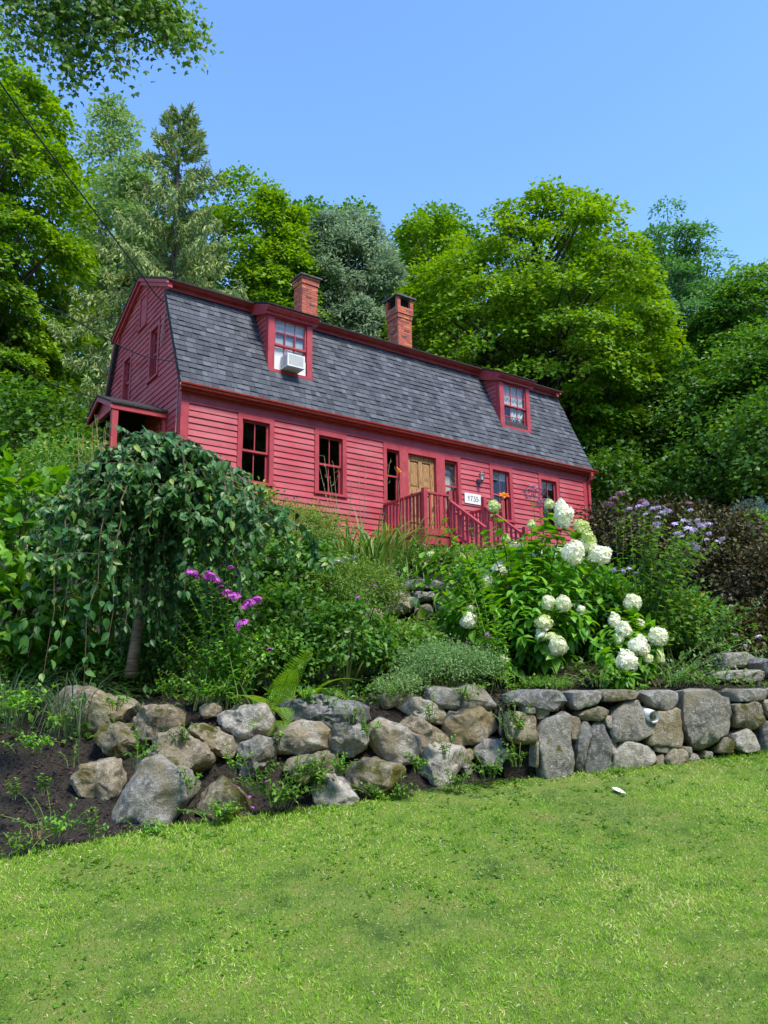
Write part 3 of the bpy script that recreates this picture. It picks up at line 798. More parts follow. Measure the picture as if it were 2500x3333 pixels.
# ------------------------------------------------------------------ things hung on or set in the house
def hthing(name, label, cat, x, y, z, group=None):
    return thing(name, label, cat, hw(x, y, z), group, YAW)
def hobj(name, g, mat, label, cat, x, y, z, group=None):
    o = g.build(name, mat); o.location = hw(x, y, z); o.rotation_euler = (0, 0, YAW)
    return tag(o, label, cat, group)
# air conditioner in the first dormer
ac = hthing('air_conditioner', 'white window air conditioner sticking out of the dormer nearer the gable end', 'air conditioner', 2.37, -.02, 2.17)
Geo().box(0, .44, .012, .36, 0, .30).build('casing', M['plastic'], ac)
Geo().box(.0, .035, 0, .012, 0, .30).box(.405, .44, 0, .012, 0, .30).box(.035, .405, 0, .012, 0, .03).box(.035, .405, 0, .012, .27, .30).build('front_frame', M['plastic'], ac)
Geo().box(.035, .405, .008, .0115, .03, .27).build('grille_backing', M['fins'], ac)
for k in range(13):
    Geo().box(.036, .404, .0, .0078, .036 + k * .018, .045 + k * .018).build('louvre', M['plastic'], ac)
for k in range(4):
    Geo().box(-.004, -.0005, .04 + k * .07, .085 + k * .07, .03, .27).build('side_vent', M['fins'], ac)
for a, b in ((-.152, -.003), (.443, .65)):
    Geo().box(a, b, .335, .35, -.01, .32).build('side_panel', M['plastic'], ac)
# house number board
sg = hthing('house_number_sign', 'white wooden house number board reading 1735 beside the front door', 'sign', 7.40, -.034, -.325)
Geo().box(0, .54, -.012, .0, 0, .262).build('board', M['white'], sg)
def stroke(g, pts, w):
    pts = np.array(pts, float)
    for p, q in zip(pts[:-1], pts[1:]):
        d = unit(q - p); nn = np.array([-d[1], d[0]])
        e = d * .003
        v = []
        for yy in (-.0155, -.0125):
            for c in (p - e - nn * w / 2, q + e - nn * w / 2, q + e + nn * w / 2, p - e + nn * w / 2):
                v.append((c[0], yy, c[1]))
        g.add(v, [(0, 1, 2, 3), (7, 6, 5, 4), (0, 4, 5, 1), (1, 5, 6, 2), (2, 6, 7, 3), (3, 7, 4, 0)])
def arc(cx, cz, rx, rz_, a0, a1, n=9):
    return [(cx + rx * math.cos(math.radians(a0 + (a1 - a0) * i / n)), cz + rz_ * math.sin(math.radians(a0 + (a1 - a0) * i / n))) for i in range(n + 1)]
dg = [Geo() for _ in range(6)]
stroke(dg[0], [(.135, .075), (.135, .195)], .018); stroke(dg[0], [(.137, .193), (.103, .155)], .008); stroke(dg[0], [(.100, .147), (.150, .147)], .007); stroke(dg[0], [(.118, .075), (.152, .075)], .008)
stroke(dg[1], [(.195, .178), (.195, .192), (.255, .192)], .011); stroke(dg[1], [(.253, .19), (.225, .13), (.215, .072)], .016)
stroke(dg[2], [(.295, .192), (.348, .192)], .009); stroke(dg[2], [(.346, .19), (.315, .145)], .008); stroke(dg[2], arc(.318, .108, .036, .037, 95, -120), .016); stroke(dg[2], [(.286, .085), (.297, .08)], .016)
stroke(dg[3], [(.44, .192), (.392, .192)], .013); stroke(dg[3], [(.392, .192), (.388, .14)], .008); stroke(dg[3], arc(.41, .108, .037, .037, 125, -130), .016); stroke(dg[3], [(.378, .086), (.39, .08)], .016)
for i, (cx, cz) in enumerate(((.055, .10), (.49, .10))):
    stroke(dg[4 + i], [(cx - .003, cz), (cx + .003, cz)], .012)
for i, g in enumerate(dg):
    g.build('numeral' if i < 4 else 'painted_dot', M['ink'], sg)
# wall lantern
ln = hthing('wall_lantern', 'pewter carriage lantern with frosted glass on the clapboards right of the door', 'lantern', 7.9, -.022, .18)
Geo().box(-.045, .045, -.02, 0, .03, .16).build('back_plate', M['pewter'], ln)
Geo().tube([(0, -.02, .06), (0, -.07, .04), (0, -.11, .07), (0, -.13, .1)], .013, 6).build('arm', M['pewter'], ln)
g = Geo(); c_ = (0, -.13)
def ring(r, z): return [(c_[0] + r * math.cos(math.radians(60 * i + 30)), c_[1] + r * math.sin(math.radians(60 * i + 30)), z) for i in range(6)]
def frust(g, r0, z0, r1, z1):
    v = ring(r0, z0) + ring(r1, z1); g.add(v, [(i, (i + 1) % 6, 6 + (i + 1) % 6, 6 + i) for i in range(6)] + [tuple(range(6))[::-1], tuple(range(6, 12))])
frust(g, .03, .09, .05, .115); frust(g, .012, -.0, .02, .09)
g.build('base', M['pewter'], ln)
g = Geo(); frust(g, .045, .117, .066, .255); g.build('lamp_glass', M['fog'], ln)
g = Geo()
for i in range(6):
    a = ring(.048, .115)[i]; b = ring(.069, .257)[i]; g.beam(a, b, .008, .008)
g.build('glazing_bars', M['pewter'], ln, fixn=True)
g = Geo(); frust(g, .088, .257, .082, .268); frust(g, .08, .268, .03, .315); frust(g, .02, .315, .008, .345); g.build('roof', M['pewter'], ln)
# blinds and curtains behind the glass
for i, (x0, x1, z0, z1, lab) in enumerate(((8.40, 8.99, .47, .69, 'white roller blind rolled up in the window just right of the lantern'), (10.18, 10.76, .47, .68, 'white roller blind rolled up in the last window before the right corner'))):
    hobj('window_blind', Geo().box(0, x1 - x0, 0, .012, 0, z1 - z0), M['white'], lab, 'blind', x0, .125, z0, 'roller blinds in the front windows')
def drape(w, h, folds=5, amp=.02, w2=None):
    g = Geo(); n = 26; m = 5; V = []
    for j in range(m + 1):
        f = j / m; ww = w if w2 is None else w2 + (w - w2) * f
        for i in range(n + 1):
            V.append((ww * i / n, amp * math.sin(i / n * folds * 2 * math.pi) * (1 - .3 * f), h * f))
    F = [(j * (n + 1) + i, j * (n + 1) + i + 1, (j + 1) * (n + 1) + i + 1, (j + 1) * (n + 1) + i) for j in range(m) for i in range(n)]
    g.add(V, F)
    return g
hobj('curtain', drape(.80, 1.3, 2, .004), M['white'], 'white shade covering the dormer window behind the air conditioner', 'curtain', 2.22, .42, 2.12)
hobj('curtain', drape(.8, .62, 6), M['cloth'], 'white net curtain across the upper sash of the far dormer', 'curtain', 9.27, .425, 2.78)
hobj('curtain', drape(.6, .66, 4, w2=.25), M['cloth'], 'white curtain drawn aside in the lower sash of the far dormer', 'curtain', 9.58, .43, 2.12)
for yv, zb, lab in ((1.52, 1.94, 'beige curtain in the taller gable window near the front corner'), (3.38, 1.9, 'beige curtain in the gable window above the side porch')):
    o = drape(.5, 1.18, 5, .015).build('curtain', M['beige']); p_ = hw(.17, yv + .5, zb)
    o.location = p_; o.rotation_euler = (0, 0, YAW - math.pi / 2); tag(o, lab, 'curtain', 'curtains in the gable windows')
# overhead service cables
def cable(pts, lab, r=.011, mat='cable', name='power_cable'):
    pts = np.array(pts, float); n = len(pts)
    t = np.linspace(0, n - 1, 40); P = []
    from numpy import interp
    for k in range(3): P.append(np.interp(t, range(n), pts[:, k]))
    P = np.array(P).T
    for _ in range(6): P[1:-1] = (P[:-2] + P[2:] + 2 * P[1:-1]) / 4
    o = Geo().tube(P, r, 5).build(name, M[mat], smooth=True)
    return tag(o, lab, 'cable')
A1 = hw(-.12, 1.02, 3.42)
ys = np.linspace(9.5, A1[1], 10)
uv = [(-110, 20), (0, 178), (60, 265), (120, 348), (186, 432), (245, 512), (300, 585), (338, 640)]
cable([at(u, v, y) for (u, v), y in zip(uv, np.linspace(9.5, A1[1] - .3, 8))] + [A1], 'thick twisted black service cable running from the top left down to the roof corner', .014)
A2 = hw(-.05, .12, 1.72)
uv = [(-120, 560), (0, 617), (75, 650), (150, 684), (230, 732), (310, 772)]
cable([at(u, v, y) for (u, v), y in zip(uv, np.linspace(10.5, A2[1] - 1, 6))] + [A2], 'black cable crossing the gable end to the house corner above the gutter', .011)
uv = [(-120, 712), (0, 770), (60, 806), (120, 834), (180, 851), (225, 862)]
cable([at(u, v, y) for (u, v), y in zip(uv, np.linspace(11, 17, 6))], 'lowest thin black cable passing behind the side porch roof', .009)
wl = Geo()
for k in range(3):
    a = hw(-.06, 1.02 + k * .03, 3.38 - k * .07); b = hw(-.06, 1.3 + k * .1, 2.95 - k * .18); c = hw(-.07, .98, 2.86 - k * .05)
    th = np.linspace(0, 1, 14)[:, None]
    wl.tube((1 - th) ** 2 * a + 2 * th * (1 - th) * (b + np.array([0, 0, -.5])) + th ** 2 * c, .007, 5)
tag(wl.build('wire_loop', M['redwire']), 'slack loop of thin wires hanging beside the upper gable window', 'wire loop')

# ------------------------------------------------------------------ stones
def poly_at(poly, Zf, y):
    """outline read in the picture -> (x, z) outline standing at depth y"""
    out = []
    for a, b in poly:
        s = Zf(a, b); p = at(s[0] * 1659 / 2500, s[1] * 1659 / 2500, y); out.append((p[0], p[2]))
    return np.array(out)
ZA = lambda a, b: (a * .7535, 2150 + b * .7535)
ZB = lambda a, b: (1150 + a * .8138, 2150 + b * .8138)
def rock_geo(out, depth, blocky=.55, facets=9, nphi=30, nth=15, amp=.03, seed=0, front=None):
    """a solid stone: outline (x, z), real thickness along y; facets are cut by random planes"""
    r_ = np.random.default_rng(seed)
    c = out.mean(0); ph = np.linspace(0, 2 * math.pi, nphi, endpoint=False)
    rad = np.zeros(nphi); m = len(out)
    for i, a in enumerate(ph):
        d = np.array([math.cos(a), math.sin(a)]); best = 0
        for j in range(m):
            p = out[j] - c; q = out[(j + 1) % m] - c; e = q - p
            den = d[0] * e[1] - d[1] * e[0]
            if abs(den) < 1e-9: continue
            t = (p[0] * e[1] - p[1] * e[0]) / den; s = (p[0] * d[1] - p[1] * d[0]) / den
            if t > 0 and -1e-6 <= s <= 1 + 1e-6: best = max(best, t)
        rad[i] = best
    rad = np.where(rad <= 0, rad.mean(), rad)
    rs = rad * .7 + .15 * (np.roll(rad, 1) + np.roll(rad, -1))
    th = np.linspace(-math.pi / 2, math.pi / 2, nth)
    V = []
    for t in th[1:-1]:
        cr = max(0.02, math.cos(t)) ** blocky; sy = math.copysign(abs(math.sin(t)) ** blocky, math.sin(t))
        for i, a in enumerate(ph):
            V.append((rs[i] * cr * math.cos(a), sy * depth / 2, rs[i] * cr * math.sin(a)))
    V.append((0, -depth / 2, 0)); V.append((0, depth / 2, 0))
    V = np.array(V); R = rad.mean()
    for k in range(facets):
        n = unit(r_.normal(size=3) * np.array([1, 1.1, 1])); ext = (V @ n).max(); lim = ext * r_.uniform(.74, .93)
        over = np.maximum(V @ n - lim, 0); V = V - over[:, None] * n[None, :] * .92
    N = unit(V / np.array([R, depth / 2, R]))
    off = np.array([mnoise.fractal(Vector(v * 3.2 / max(R, .12) * .35 + seed * 1.7), 1.0, 2.0, 4) for v in V])
    off2 = np.array([mnoise.ridged_multi_fractal(Vector(v * 9 + seed * 1.3), .9, 2.1, 4, 1.0, 2.0) - .9 for v in V])
    V = V + N * (off * amp * min(1.6, R / .16) + off2 * .008 * min(1.3, R / .16))[:, None]
    F = []; rows = nth - 2
    for j in range(rows - 1):
        for i in range(nphi):
            F.append((j * nphi + i, j * nphi + (i + 1) % nphi, (j + 1) * nphi + (i + 1) % nphi, (j + 1) * nphi + i))
    a, b = len(V) - 2, len(V) - 1
    for i in range(nphi):
        F.append((a, (i + 1) % nphi, i)); F.append((b, (rows - 1) * nphi + i, (rows - 1) * nphi + (i + 1) % nphi))
    return V, F, c
def smooth_by_angle(me, ang=38):
    import bmesh
    bm = bmesh.new(); bm.from_mesh(me); lim = math.radians(ang)
    bmesh.ops.recalc_face_normals(bm, faces=bm.faces)
    for f in bm.faces: f.smooth = True
    for e in bm.edges:
        if len(e.link_faces) == 2: e.smooth = e.calc_face_angle(0) < lim
    bm.to_mesh(me); bm.free()
def boulder(poly, Zf, y, depth, mat, label, seed, blocky=.40, facets=15):
    out = poly_at(poly, Zf, y)
    xm, zm = out[:, 0].mean(), out[:, 1].min() * .62 + out[:, 1].max() * .38
    ys_ = np.arange(5.8, 8.2, .02); hit = ys_[bed_z(np.full(len(ys_), xm), ys_) >= zm]
    if len(hit): y = float(hit[0]) - .02
    out = poly_at(poly, Zf, y); out = out.mean(0) + (out - out.mean(0)) * 1.2
    V, F, c = rock_geo(out, depth * 1.15, blocky, facets, 60, 31, .04, seed)
    g = Geo(); g.add(V, F); me = g.mesh('boulder'); smooth_by_angle(me)
    o = obj('boulder', me, M[mat]); o.location = (c[0], y, c[1])
    return tag(o, label, 'boulder', 'boulders stacked along the edge of the lawn')
BL = [
 (ZA, [(268,140),(330,136),(480,158),(600,188),(612,215),(560,258),(470,292),(370,352),(300,345),(268,290)], 6.95, .5, 'st_tan', 'large wedge shaped tan boulder topmost at the left end of the rock pile'),
 (ZA, [(440,320),(500,285),(600,290),(655,330),(655,385),(600,410),(500,400),(455,380)], 7.05, .4, 'st_moss', 'brown mossy boulder tucked under the large wedge shaped tan one'),
 (ZA, [(600,250),(640,215),(740,210),(800,240),(825,320),(790,345),(700,345),(640,330),(610,290)], 7.1, .45, 'st_brown', 'brown ridged boulder right of the wedge shaped tan one, under green creepers'),
 (ZA, [(668,362),(700,330),(790,322),(860,345),(920,400),(938,455),(900,505),(840,510),(760,460),(700,420)], 6.78, .45, 'st_brown', 'rounded smooth brown boulder resting against the top of the big grey one'),
 (ZA, [(838,315),(880,280),(950,300),(1030,345),(1042,380),(1010,402),(940,398),(870,362)], 6.9, .35, 'st_tan', 'small flat tan boulder with a dark moss patch on its crown'),
 (ZA, [(960,270),(985,225),(1060,205),(1140,203),(1197,245),(1195,272),(1130,327),(1070,340),(1020,310)], 7.1, .45, 'st_pale', 'pale grey boulder in the upper row just left of the fern tips'),
 (ZA, [(1195,200),(1280,180),(1400,168),(1500,185),(1585,212),(1572,252),(1480,285),(1400,290),(1320,262),(1240,240)], 7.25, .55, 'st_slate', 'long flat dark slab lying along the top of the rock pile'),
 (ZA, [(1195,330),(1215,270),(1270,245),(1340,258),(1420,310),(1440,370),(1390,388),(1290,392),(1220,378)], 6.95, .42, 'st_pale', 'pinkish white boulder below the long flat dark slab'),
 (ZA, [(1395,300),(1500,280),(1570,275),(1582,350),(1510,400),(1440,378)], 7.1, .4, 'st_grey', 'grey boulder with a yellow moss cap right of the pinkish one'),
 (ZA, [(1030,440),(1060,365),(1130,328),(1190,360),(1207,410),(1150,462),(1080,497),(1040,477)], 6.82, .4, 'st_grey', 'round speckled grey boulder leaning in the middle of the pile, left of the pinkish one'),
 (ZA, [(1240,480),(1290,420),(1400,398),(1472,420),(1435,475),(1380,505),(1320,522),(1250,508)], 6.85, .4, 'st_moss', 'low boulder with brown moss on top above the white one'),
 (ZA, [(1365,570),(1400,520),(1440,510),(1500,545),(1545,610),(1547,650),(1490,677),(1430,672),(1375,625)], 6.62, .36, 'st_pale', 'white rounded boulder standing alone at the lawn edge'),
 (ZA, [(350,520),(390,460),(470,440),(520,455),(545,500),(520,558),(440,605),(385,592)], 6.6, .36, 'st_tan', 'small pale boulder with mossy flank on the bark mulch at the far left'),
 (ZA, [(505,665),(585,540),(600,462),(640,425),(740,450),(812,490),(818,560),(800,622),(760,690),(690,748),(590,765),(530,725)], 6.35, .5, 'st_grey', 'biggest grey angular boulder, standing in front at the lawn edge'),
 (ZA, [(865,640),(900,545),(960,510),(1020,570),(1080,640),(1085,700),(1000,700),(940,660)], 6.72, .34, 'st_moss', 'half buried mossy slab right of the biggest grey boulder'),
 (ZA, [(870,208),(905,188),(945,192),(955,235),(890,248)], 7.3, .25, 'st_tan', 'fist sized tan rock peeping from the leaves in the upper row'),
 (ZB, [(-15,490),(0,420),(90,408),(182,424),(182,500),(110,548),(20,553)], 6.98, .4, 'st_moss', 'dark mossy boulder at the bottom right of the white one'),
 (ZB, [(80,275),(110,240),(160,238),(230,280),(256,340),(230,382),(150,417),(92,396),(76,340)], 6.95, .42, 'st_pale', 'egg shaped pale grey boulder with a moss spot, hung with vines on its left'),
 (ZB, [(175,195),(195,155),(250,148),(330,180),(383,215),(370,247),(320,252),(240,222)], 7.15, .35, 'st_pale', 'whitish pointed boulder lying at the top of the right half'),
 (ZB, [(262,135),(330,113),(480,110),(542,160),(540,182),(480,198),(370,192),(310,168)], 7.4, .5, 'st_grey', 'long grey slab capping the right end of the rock pile'),
 (ZB, [(185,250),(240,228),(300,250),(356,290),(356,328),(290,348),(250,338),(225,290)], 7.1, .38, 'st_brown', 'dark brown wedge under the whitish pointed boulder'),
 (ZB, [(358,290),(390,215),(460,200),(530,215),(547,262),(500,312),(420,332),(370,326)], 7.15, .42, 'st_tan', 'round tan boulder with orange moss on top, under the long grey slab'),
 (ZB, [(250,405),(290,360),(370,335),(422,370),(437,432),(390,492),(320,512),(275,470)], 7.05, .42, 'st_pale', 'large cream coloured boulder at the foot of the right half, by the lawn'),
 (ZB, [(463,352),(520,320),(582,320),(612,370),(592,417),(520,422),(480,395)], 7.25, .36, 'st_pale', 'rightmost grey boulder beside the green weeds and the built wall'),
 (ZB, [(-20,255),(20,245),(48,262),(46,335),(0,362),(-25,320)], 7.1, .35, 'st_moss', 'small mossy boulder behind the vines, left of the egg shaped one'),
 (ZB, [(100,150),(150,133),(242,140),(190,170),(130,192)], 7.4, .28, 'st_brown', 'small brown rock behind the whitish pointed boulder'),
 (ZB, [(408,362),(470,350),(484,397),(430,408)], 7.3, .25, 'st_brown', 'small brown stone wedged between the cream and the rightmost boulder'),
 (ZB, [(428,415),(467,415),(470,452),(430,455)], 7.12, .2, 'st_pale', 'fist sized pale stone at the foot of the cream coloured boulder'),
]
for i, (Zf, poly, y, dp, mt, lab) in enumerate(BL):
    boulder(poly, Zf, y, dp, mt, lab, 11 + i * 3)

# the built wall on the right: every stone its own piece in front of a dark core
wall = thing('stone_wall', 'dry stone retaining wall of upright slabs and field stones at the right edge of the lawn', 'wall', (2.4, 7.8, .9))
WS = [([(603,124),(842,121),(842,190),(800,202),(610,177)],'st_slate'),([(845,124),(962,121),(962,167),(845,202)],'st_grey'),([(962,118),(1128,120),(1128,152),(1060,157),(965,168)],'st_moss'),
 ([(1135,120),(1268,124),(1262,172),(1225,203),(1148,177)],'st_grey'),([(1274,124),(1478,119),(1480,300),(1428,300),(1400,355),(1300,350),(1284,260)],'st_grey'),([(1432,304),(1482,305),(1482,368),(1412,362)],'st_moss'),
 ([(1178,205),(1232,208),(1268,172),(1282,250),(1288,342),(1143,338),(1145,310)],'st_tan'),([(1002,212),(1060,164),(1130,160),(1158,205),(1162,292),(1080,322),(1005,312)],'st_grey'),([(862,208),(960,182),(1002,202),(960,238),(890,238)],'st_moss'),
 ([(843,220),(880,232),(877,322),(845,328)],'st_brown'),([(718,240),(845,206),(852,472),(738,478),(716,360)],'st_grey'),([(888,240),(932,250),(882,448),(856,448),(858,330)],'st_slate'),
 ([(934,252),(992,243),(1012,440),(890,452),(915,330)],'st_slate'),([(600,200),(706,216),(708,332),(660,330),(606,300)],'st_tan'),([(658,182),(706,188),(703,214),(658,210)],'st_grey'),([(706,192),(762,188),(768,227),(714,232)],'st_pale'),
 ([(1010,362),(1058,318),(1182,350),(1182,397),(1130,432),(1013,432)],'st_pale'),([(1212,388),(1240,348),(1292,353),(1303,396),(1260,422),(1222,417)],'st_tan'),([(1303,388),(1340,362),(1360,386),(1322,408)],'st_pale'),
 ([(1284,342),(1322,344),(1322,372),(1288,366)],'st_grey'),([(1175,380),(1212,368),(1212,417),(1178,417)],'st_tan'),([(1173,340),(1238,342),(1232,368),(1178,362)],'st_grey'),
 ([(1485,114),(1622,117),(1622,162),(1498,163)],'st_grey'),([(1478,180),(1592,163),(1612,242),(1580,277),(1488,262)],'st_moss'),([(1482,292),(1540,273),(1582,310),(1582,367),(1520,375),(1483,332)],'st_pale'),
 ([(1598,255),(1662,230),(1690,300),(1680,372),(1588,368)],'st_slate'),([(1592,160),(1690,150),(1690,217),(1612,224)],'st_tan'),([(1626,113),(1760,112),(1760,150),(1632,152)],'st_grey'),
 ([(968,222),(1002,220),(1002,274),(985,264)],'st_pale'),([(998,312),(1026,310),(1022,378),(1000,374)],'st_pale'),([(1690,160),(1790,155),(1800,260),(1700,270)],'st_grey'),([(1695,280),(1800,270),(1800,360),(1690,365)],'st_tan'),
 ([(1765,112),(1900,110),(1900,150),(1765,152)],'st_slate'),([(1805,160),(1900,158),(1900,355),(1808,360)],'st_grey'),([(1370,358),(1405,362),(1405,385),(1365,385)],'st_grey'),([(706,335),(718,250),(712,440),(700,420)],'st_tan')]
xw = lambda x: float(np.interp(x, [.9, 1.3, 1.97, 2.49, 3.44, 5], [7.3, 7.4, 7.6, 7.72, 7.98, 8.4]))
for i, (poly, mt) in enumerate(WS):
    y = 7.6
    for _ in range(3):
        out = poly_at(poly, ZB, y); y = xw(out[:, 0].mean()) + .12
    out = poly_at(poly, ZB, y); c0 = out.mean(0); out = c0 + (out - c0) * 1.075
    big = np.ptp(out[:, 0]) * np.ptp(out[:, 1])
    V, F, c = rock_geo(out, .30 + random.uniform(-.02, .03), .2, 4, 32, 13, .02, 200 + i)
    g = Geo(); g.add(V, F); me = g.mesh('stone'); smooth_by_angle(me)
    o = obj('stone', me, M[mt], wall)
    o.matrix_local = Matrix.Translation(Vector((c[0], y - .03 + (.03 if big < .02 else 0), c[1])) - wall.location) @ Matrix.Rotation(math.atan2(xw(c[0] + .3) - xw(c[0] - .3), .6) * .9, 4, 'Z')
g = Geo()
for a, b in zip(np.arange(1.02, 5, .3), np.arange(1.32, 5.3, .3)):
    za, zb_ = 1.49, 1.49
    v = [(a, xw(a) + .1, .5), (b, xw(b) + .1, .5), (b, xw(b) + .38, .5), (a, xw(a) + .38, .5), (a, xw(a) + .1, za), (b, xw(b) + .1, zb_), (b, xw(b) + .38, zb_), (a, xw(a) + .38, za)]
    g.add(v, [(0, 3, 2, 1), (4, 5, 6, 7), (0, 1, 5, 4), (2, 3, 7, 6)] + ([(3, 0, 4, 7)] if a < 1.1 else []))
g.build('core', M['soil'], wall, loc=None).location = -wall.location
# drain pipe through the wall
dp_ = at(1410, 1548, 7.62)
pipe = tag(Geo().tube([(0, .3, .02), (0, -.02, 0)], .056, 20, cap=False).tube([(0, .3, .02), (0, -.02, 0)], .048, 20, cap=False).build('drain_pipe', M['white'], smooth=True), 'white plastic drain pipe end sticking out of the stone wall', 'pipe')
pipe.location = dp_; pipe.rotation_euler = (.12, 0, .25)
Geo().tube([(0, .28, .018), (0, .2, .013)], .047, 20).build('bore_shade', M['soot_and_shade'], pipe)  # near-black plug stands in for the shade inside the pipe

# second wall in the bed, below the day lilies
up = thing('upper_stone_wall', 'short rough stone wall half hidden in the bed below the day lilies', 'wall', (.6, 11.9, 2.3))
UW = [([(840,1258),(900,1254),(985,1262),(985,1278),(850,1274)],'st_slate'),([(835,1280),(885,1275),(895,1310),(870,1332),(830,1325)],'st_tan'),([(890,1280),(940,1278),(940,1300),(898,1305)],'st_grey'),
      ([(895,1305),(930,1302),(940,1340),(895,1345)],'st_moss'),([(935,1298),(990,1285),(1000,1330),(945,1335)],'st_pale'),([(800,1265),(835,1262),(832,1300),(795,1300)],'st_grey'),([(985,1262),(1060,1268),(1060,1290),(990,1285)],'st_grey'),
      ([(840,1335),(890,1340),(885,1380),(840,1375)],'st_grey'),([(890,1345),(960,1340),(960,1380),(895,1385)],'st_brown'),([(1000,1295),(1060,1292),(1060,1345),(1005,1340)],'st_tan'),([(780,1300),(828,1302),(828,1350),(780,1350)],'st_brown')]
for i, (poly, mt) in enumerate(UW):
    out = poly_at(poly, lambda a, b: (a * 2500 / 1659, b * 2500 / 1659), 11.9)
    V, F, c = rock_geo(out, .4, .4, 6, 24, 11, .05, 400 + i)
    g = Geo(); g.add(V, F); me = g.mesh('stone'); smooth_by_angle(me)
    o = obj('stone', me, M[mt], up); o.location = Vector((c[0], 11.9, c[1])) - up.location
# slabs lying in the bed at the far right
for i, (poly, y, mt, lab) in enumerate((([(1528,1452),(1640,1447),(1645,1480),(1530,1478)], 8.95, 'st_pale', 'long pale stone slab lying on the mulch behind the right wall'),
        ([(1530,1415),(1610,1408),(1625,1440),(1535,1448)], 9.5, 'st_grey', 'upper grey stone behind the long pale slab'),
        ([(1618,1418),(1720,1440),(1720,1500),(1650,1480),(1612,1440)], 9.2, 'st_slate', 'dark slanting rock at the right edge beside the pale slab'))):
    out = poly_at(poly, lambda a, b: (a * 2500 / 1659, b * 2500 / 1659), y)
    V, F, c = rock_geo(out, .6, .4, 6, 28, 13, .03, 500 + i)
    g = Geo(); g.add(V, F); me = g.mesh('rock_slab'); smooth_by_angle(me)
    o = obj('rock_slab', me, M[mt]); o.location = (c[0], y, c[1]); tag(o, lab, 'rock')

# ------------------------------------------------------------------ foliage kit
def oval(curve=.18, fold=.16, wide=.42, tip=1.0):
    us = [0, .16, .42, .72, tip]; ws = [0, .72, 1, .62, 0]
    V = [(0, 0, 0)]
    for u, w in zip(us[1:4], ws[1:4]):
        z = -curve * u * u; V += [(u, -w * wide, z + fold * w * wide), (u, 0, z), (u, w * wide, z + fold * w * wide)]
    V.append((tip, 0, -curve))
    F = [(0, 2, 1), (0, 3, 2), (1, 2, 5, 4), (2, 3, 6, 5), (4, 5, 8, 7), (5, 6, 9, 8), (7, 8, 10), (8, 9, 10)]
    return np.array(V, float), F
def star():
    """five-lobed maple leaf"""
    a = [(0, 0), (.08, -.16), (-.05, -.36), (.2, -.33), (.34, -.56), (.46, -.33), (.56, -.36), (.55, -.16), (.78, -.17), (1, 0), (.78, .17), (.55, .16), (.56, .36), (.46, .33), (.34, .56), (.2, .33), (-.05, .36), (.08, .16)]
    V = [(.38, 0, .0)] + [(p[0], p[1], -.10 * abs(p[1]) * 2 - .12 * p[0] ** 2) for p in a]
    n = len(a)
    return np.array(V, float), [(0, 1 + i, 1 + (i + 1) % n) for i in range(n)]
SH = dict(
    quad=(np.array([(0, 0, 0), (.45, -.5, .07), (1, 0, -.12), (.45, .5, .07)], float), [(0, 1, 2, 3)]),
    tri=(np.array([(0, -.5, 0), (0, .5, 0), (1, 0, 0)], float), [(0, 1, 2)]),
    tuft=(np.array([(0, 0, 0), (.3, -.55, .05), (.62, -.2, 0), (1, -.05, -.1), (.7, .2, 0), (.35, .55, .05)], float), [(0, 1, 2), (0, 2, 4), (2, 3, 4), (0, 4, 5)]),
    oval=oval(), ovalflat=oval(.08, .1), ovaldroop=oval(.34, .2), narrow=oval(.25, .12, .5), star=star())
class Leaves:
    def __init__(self): self.P = []; self.D = []; self.N = []; self.L = []; self.T = []
    def add(self, P, D, N, L, T):
        P = np.atleast_2d(P); k = len(P)
        self.P.append(P); self.D.append(np.broadcast_to(D, (k, 3))); self.N.append(np.broadcast_to(N, (k, 3)))
        self.L.append(np.broadcast_to(L, (k,))); self.T.append(np.broadcast_to(T, (k,)))
    def arrays(self):
        P, D, N = (np.concatenate(a) for a in (self.P, self.D, self.N)); L = np.concatenate(self.L); T = np.clip(np.concatenate(self.T), 0, 1)
        D = unit(D); Sd = unit(np.cross(N, D)); N = np.cross(D, Sd)
        return P, D, Sd, N, L, T
def leaf_into(g, shape, P, D, Sd, N, L, T, wr):
    tv, tf = SH[shape]
    V = P[:, None, :] + L[:, None, None] * (tv[None, :, 0, None] * D[:, None, :] + wr * tv[None, :, 1, None] * Sd[:, None, :] + tv[None, :, 2, None] * N[:, None, :])
    g.addn(V, tf, T)
_lv = {}
def leaf_variants(shape, wr, mat, name):
    k = (shape, wr, mat, name)
    if k not in _lv:
        out = []
        for i in range(7):
            g = Geo(); tv, tf = SH[shape]; v = tv.copy(); v[:, 1] *= wr; v[:, 2] *= random.uniform(.6, 1.5); v[:, 2] += v[:, 1] * random.uniform(-.15, .15)
            g.add(v, tf, (i + .5) / 7); me = g.mesh(name); me.materials.append(M[mat]); out.append(me)
        _lv[k] = out
    return _lv[k]
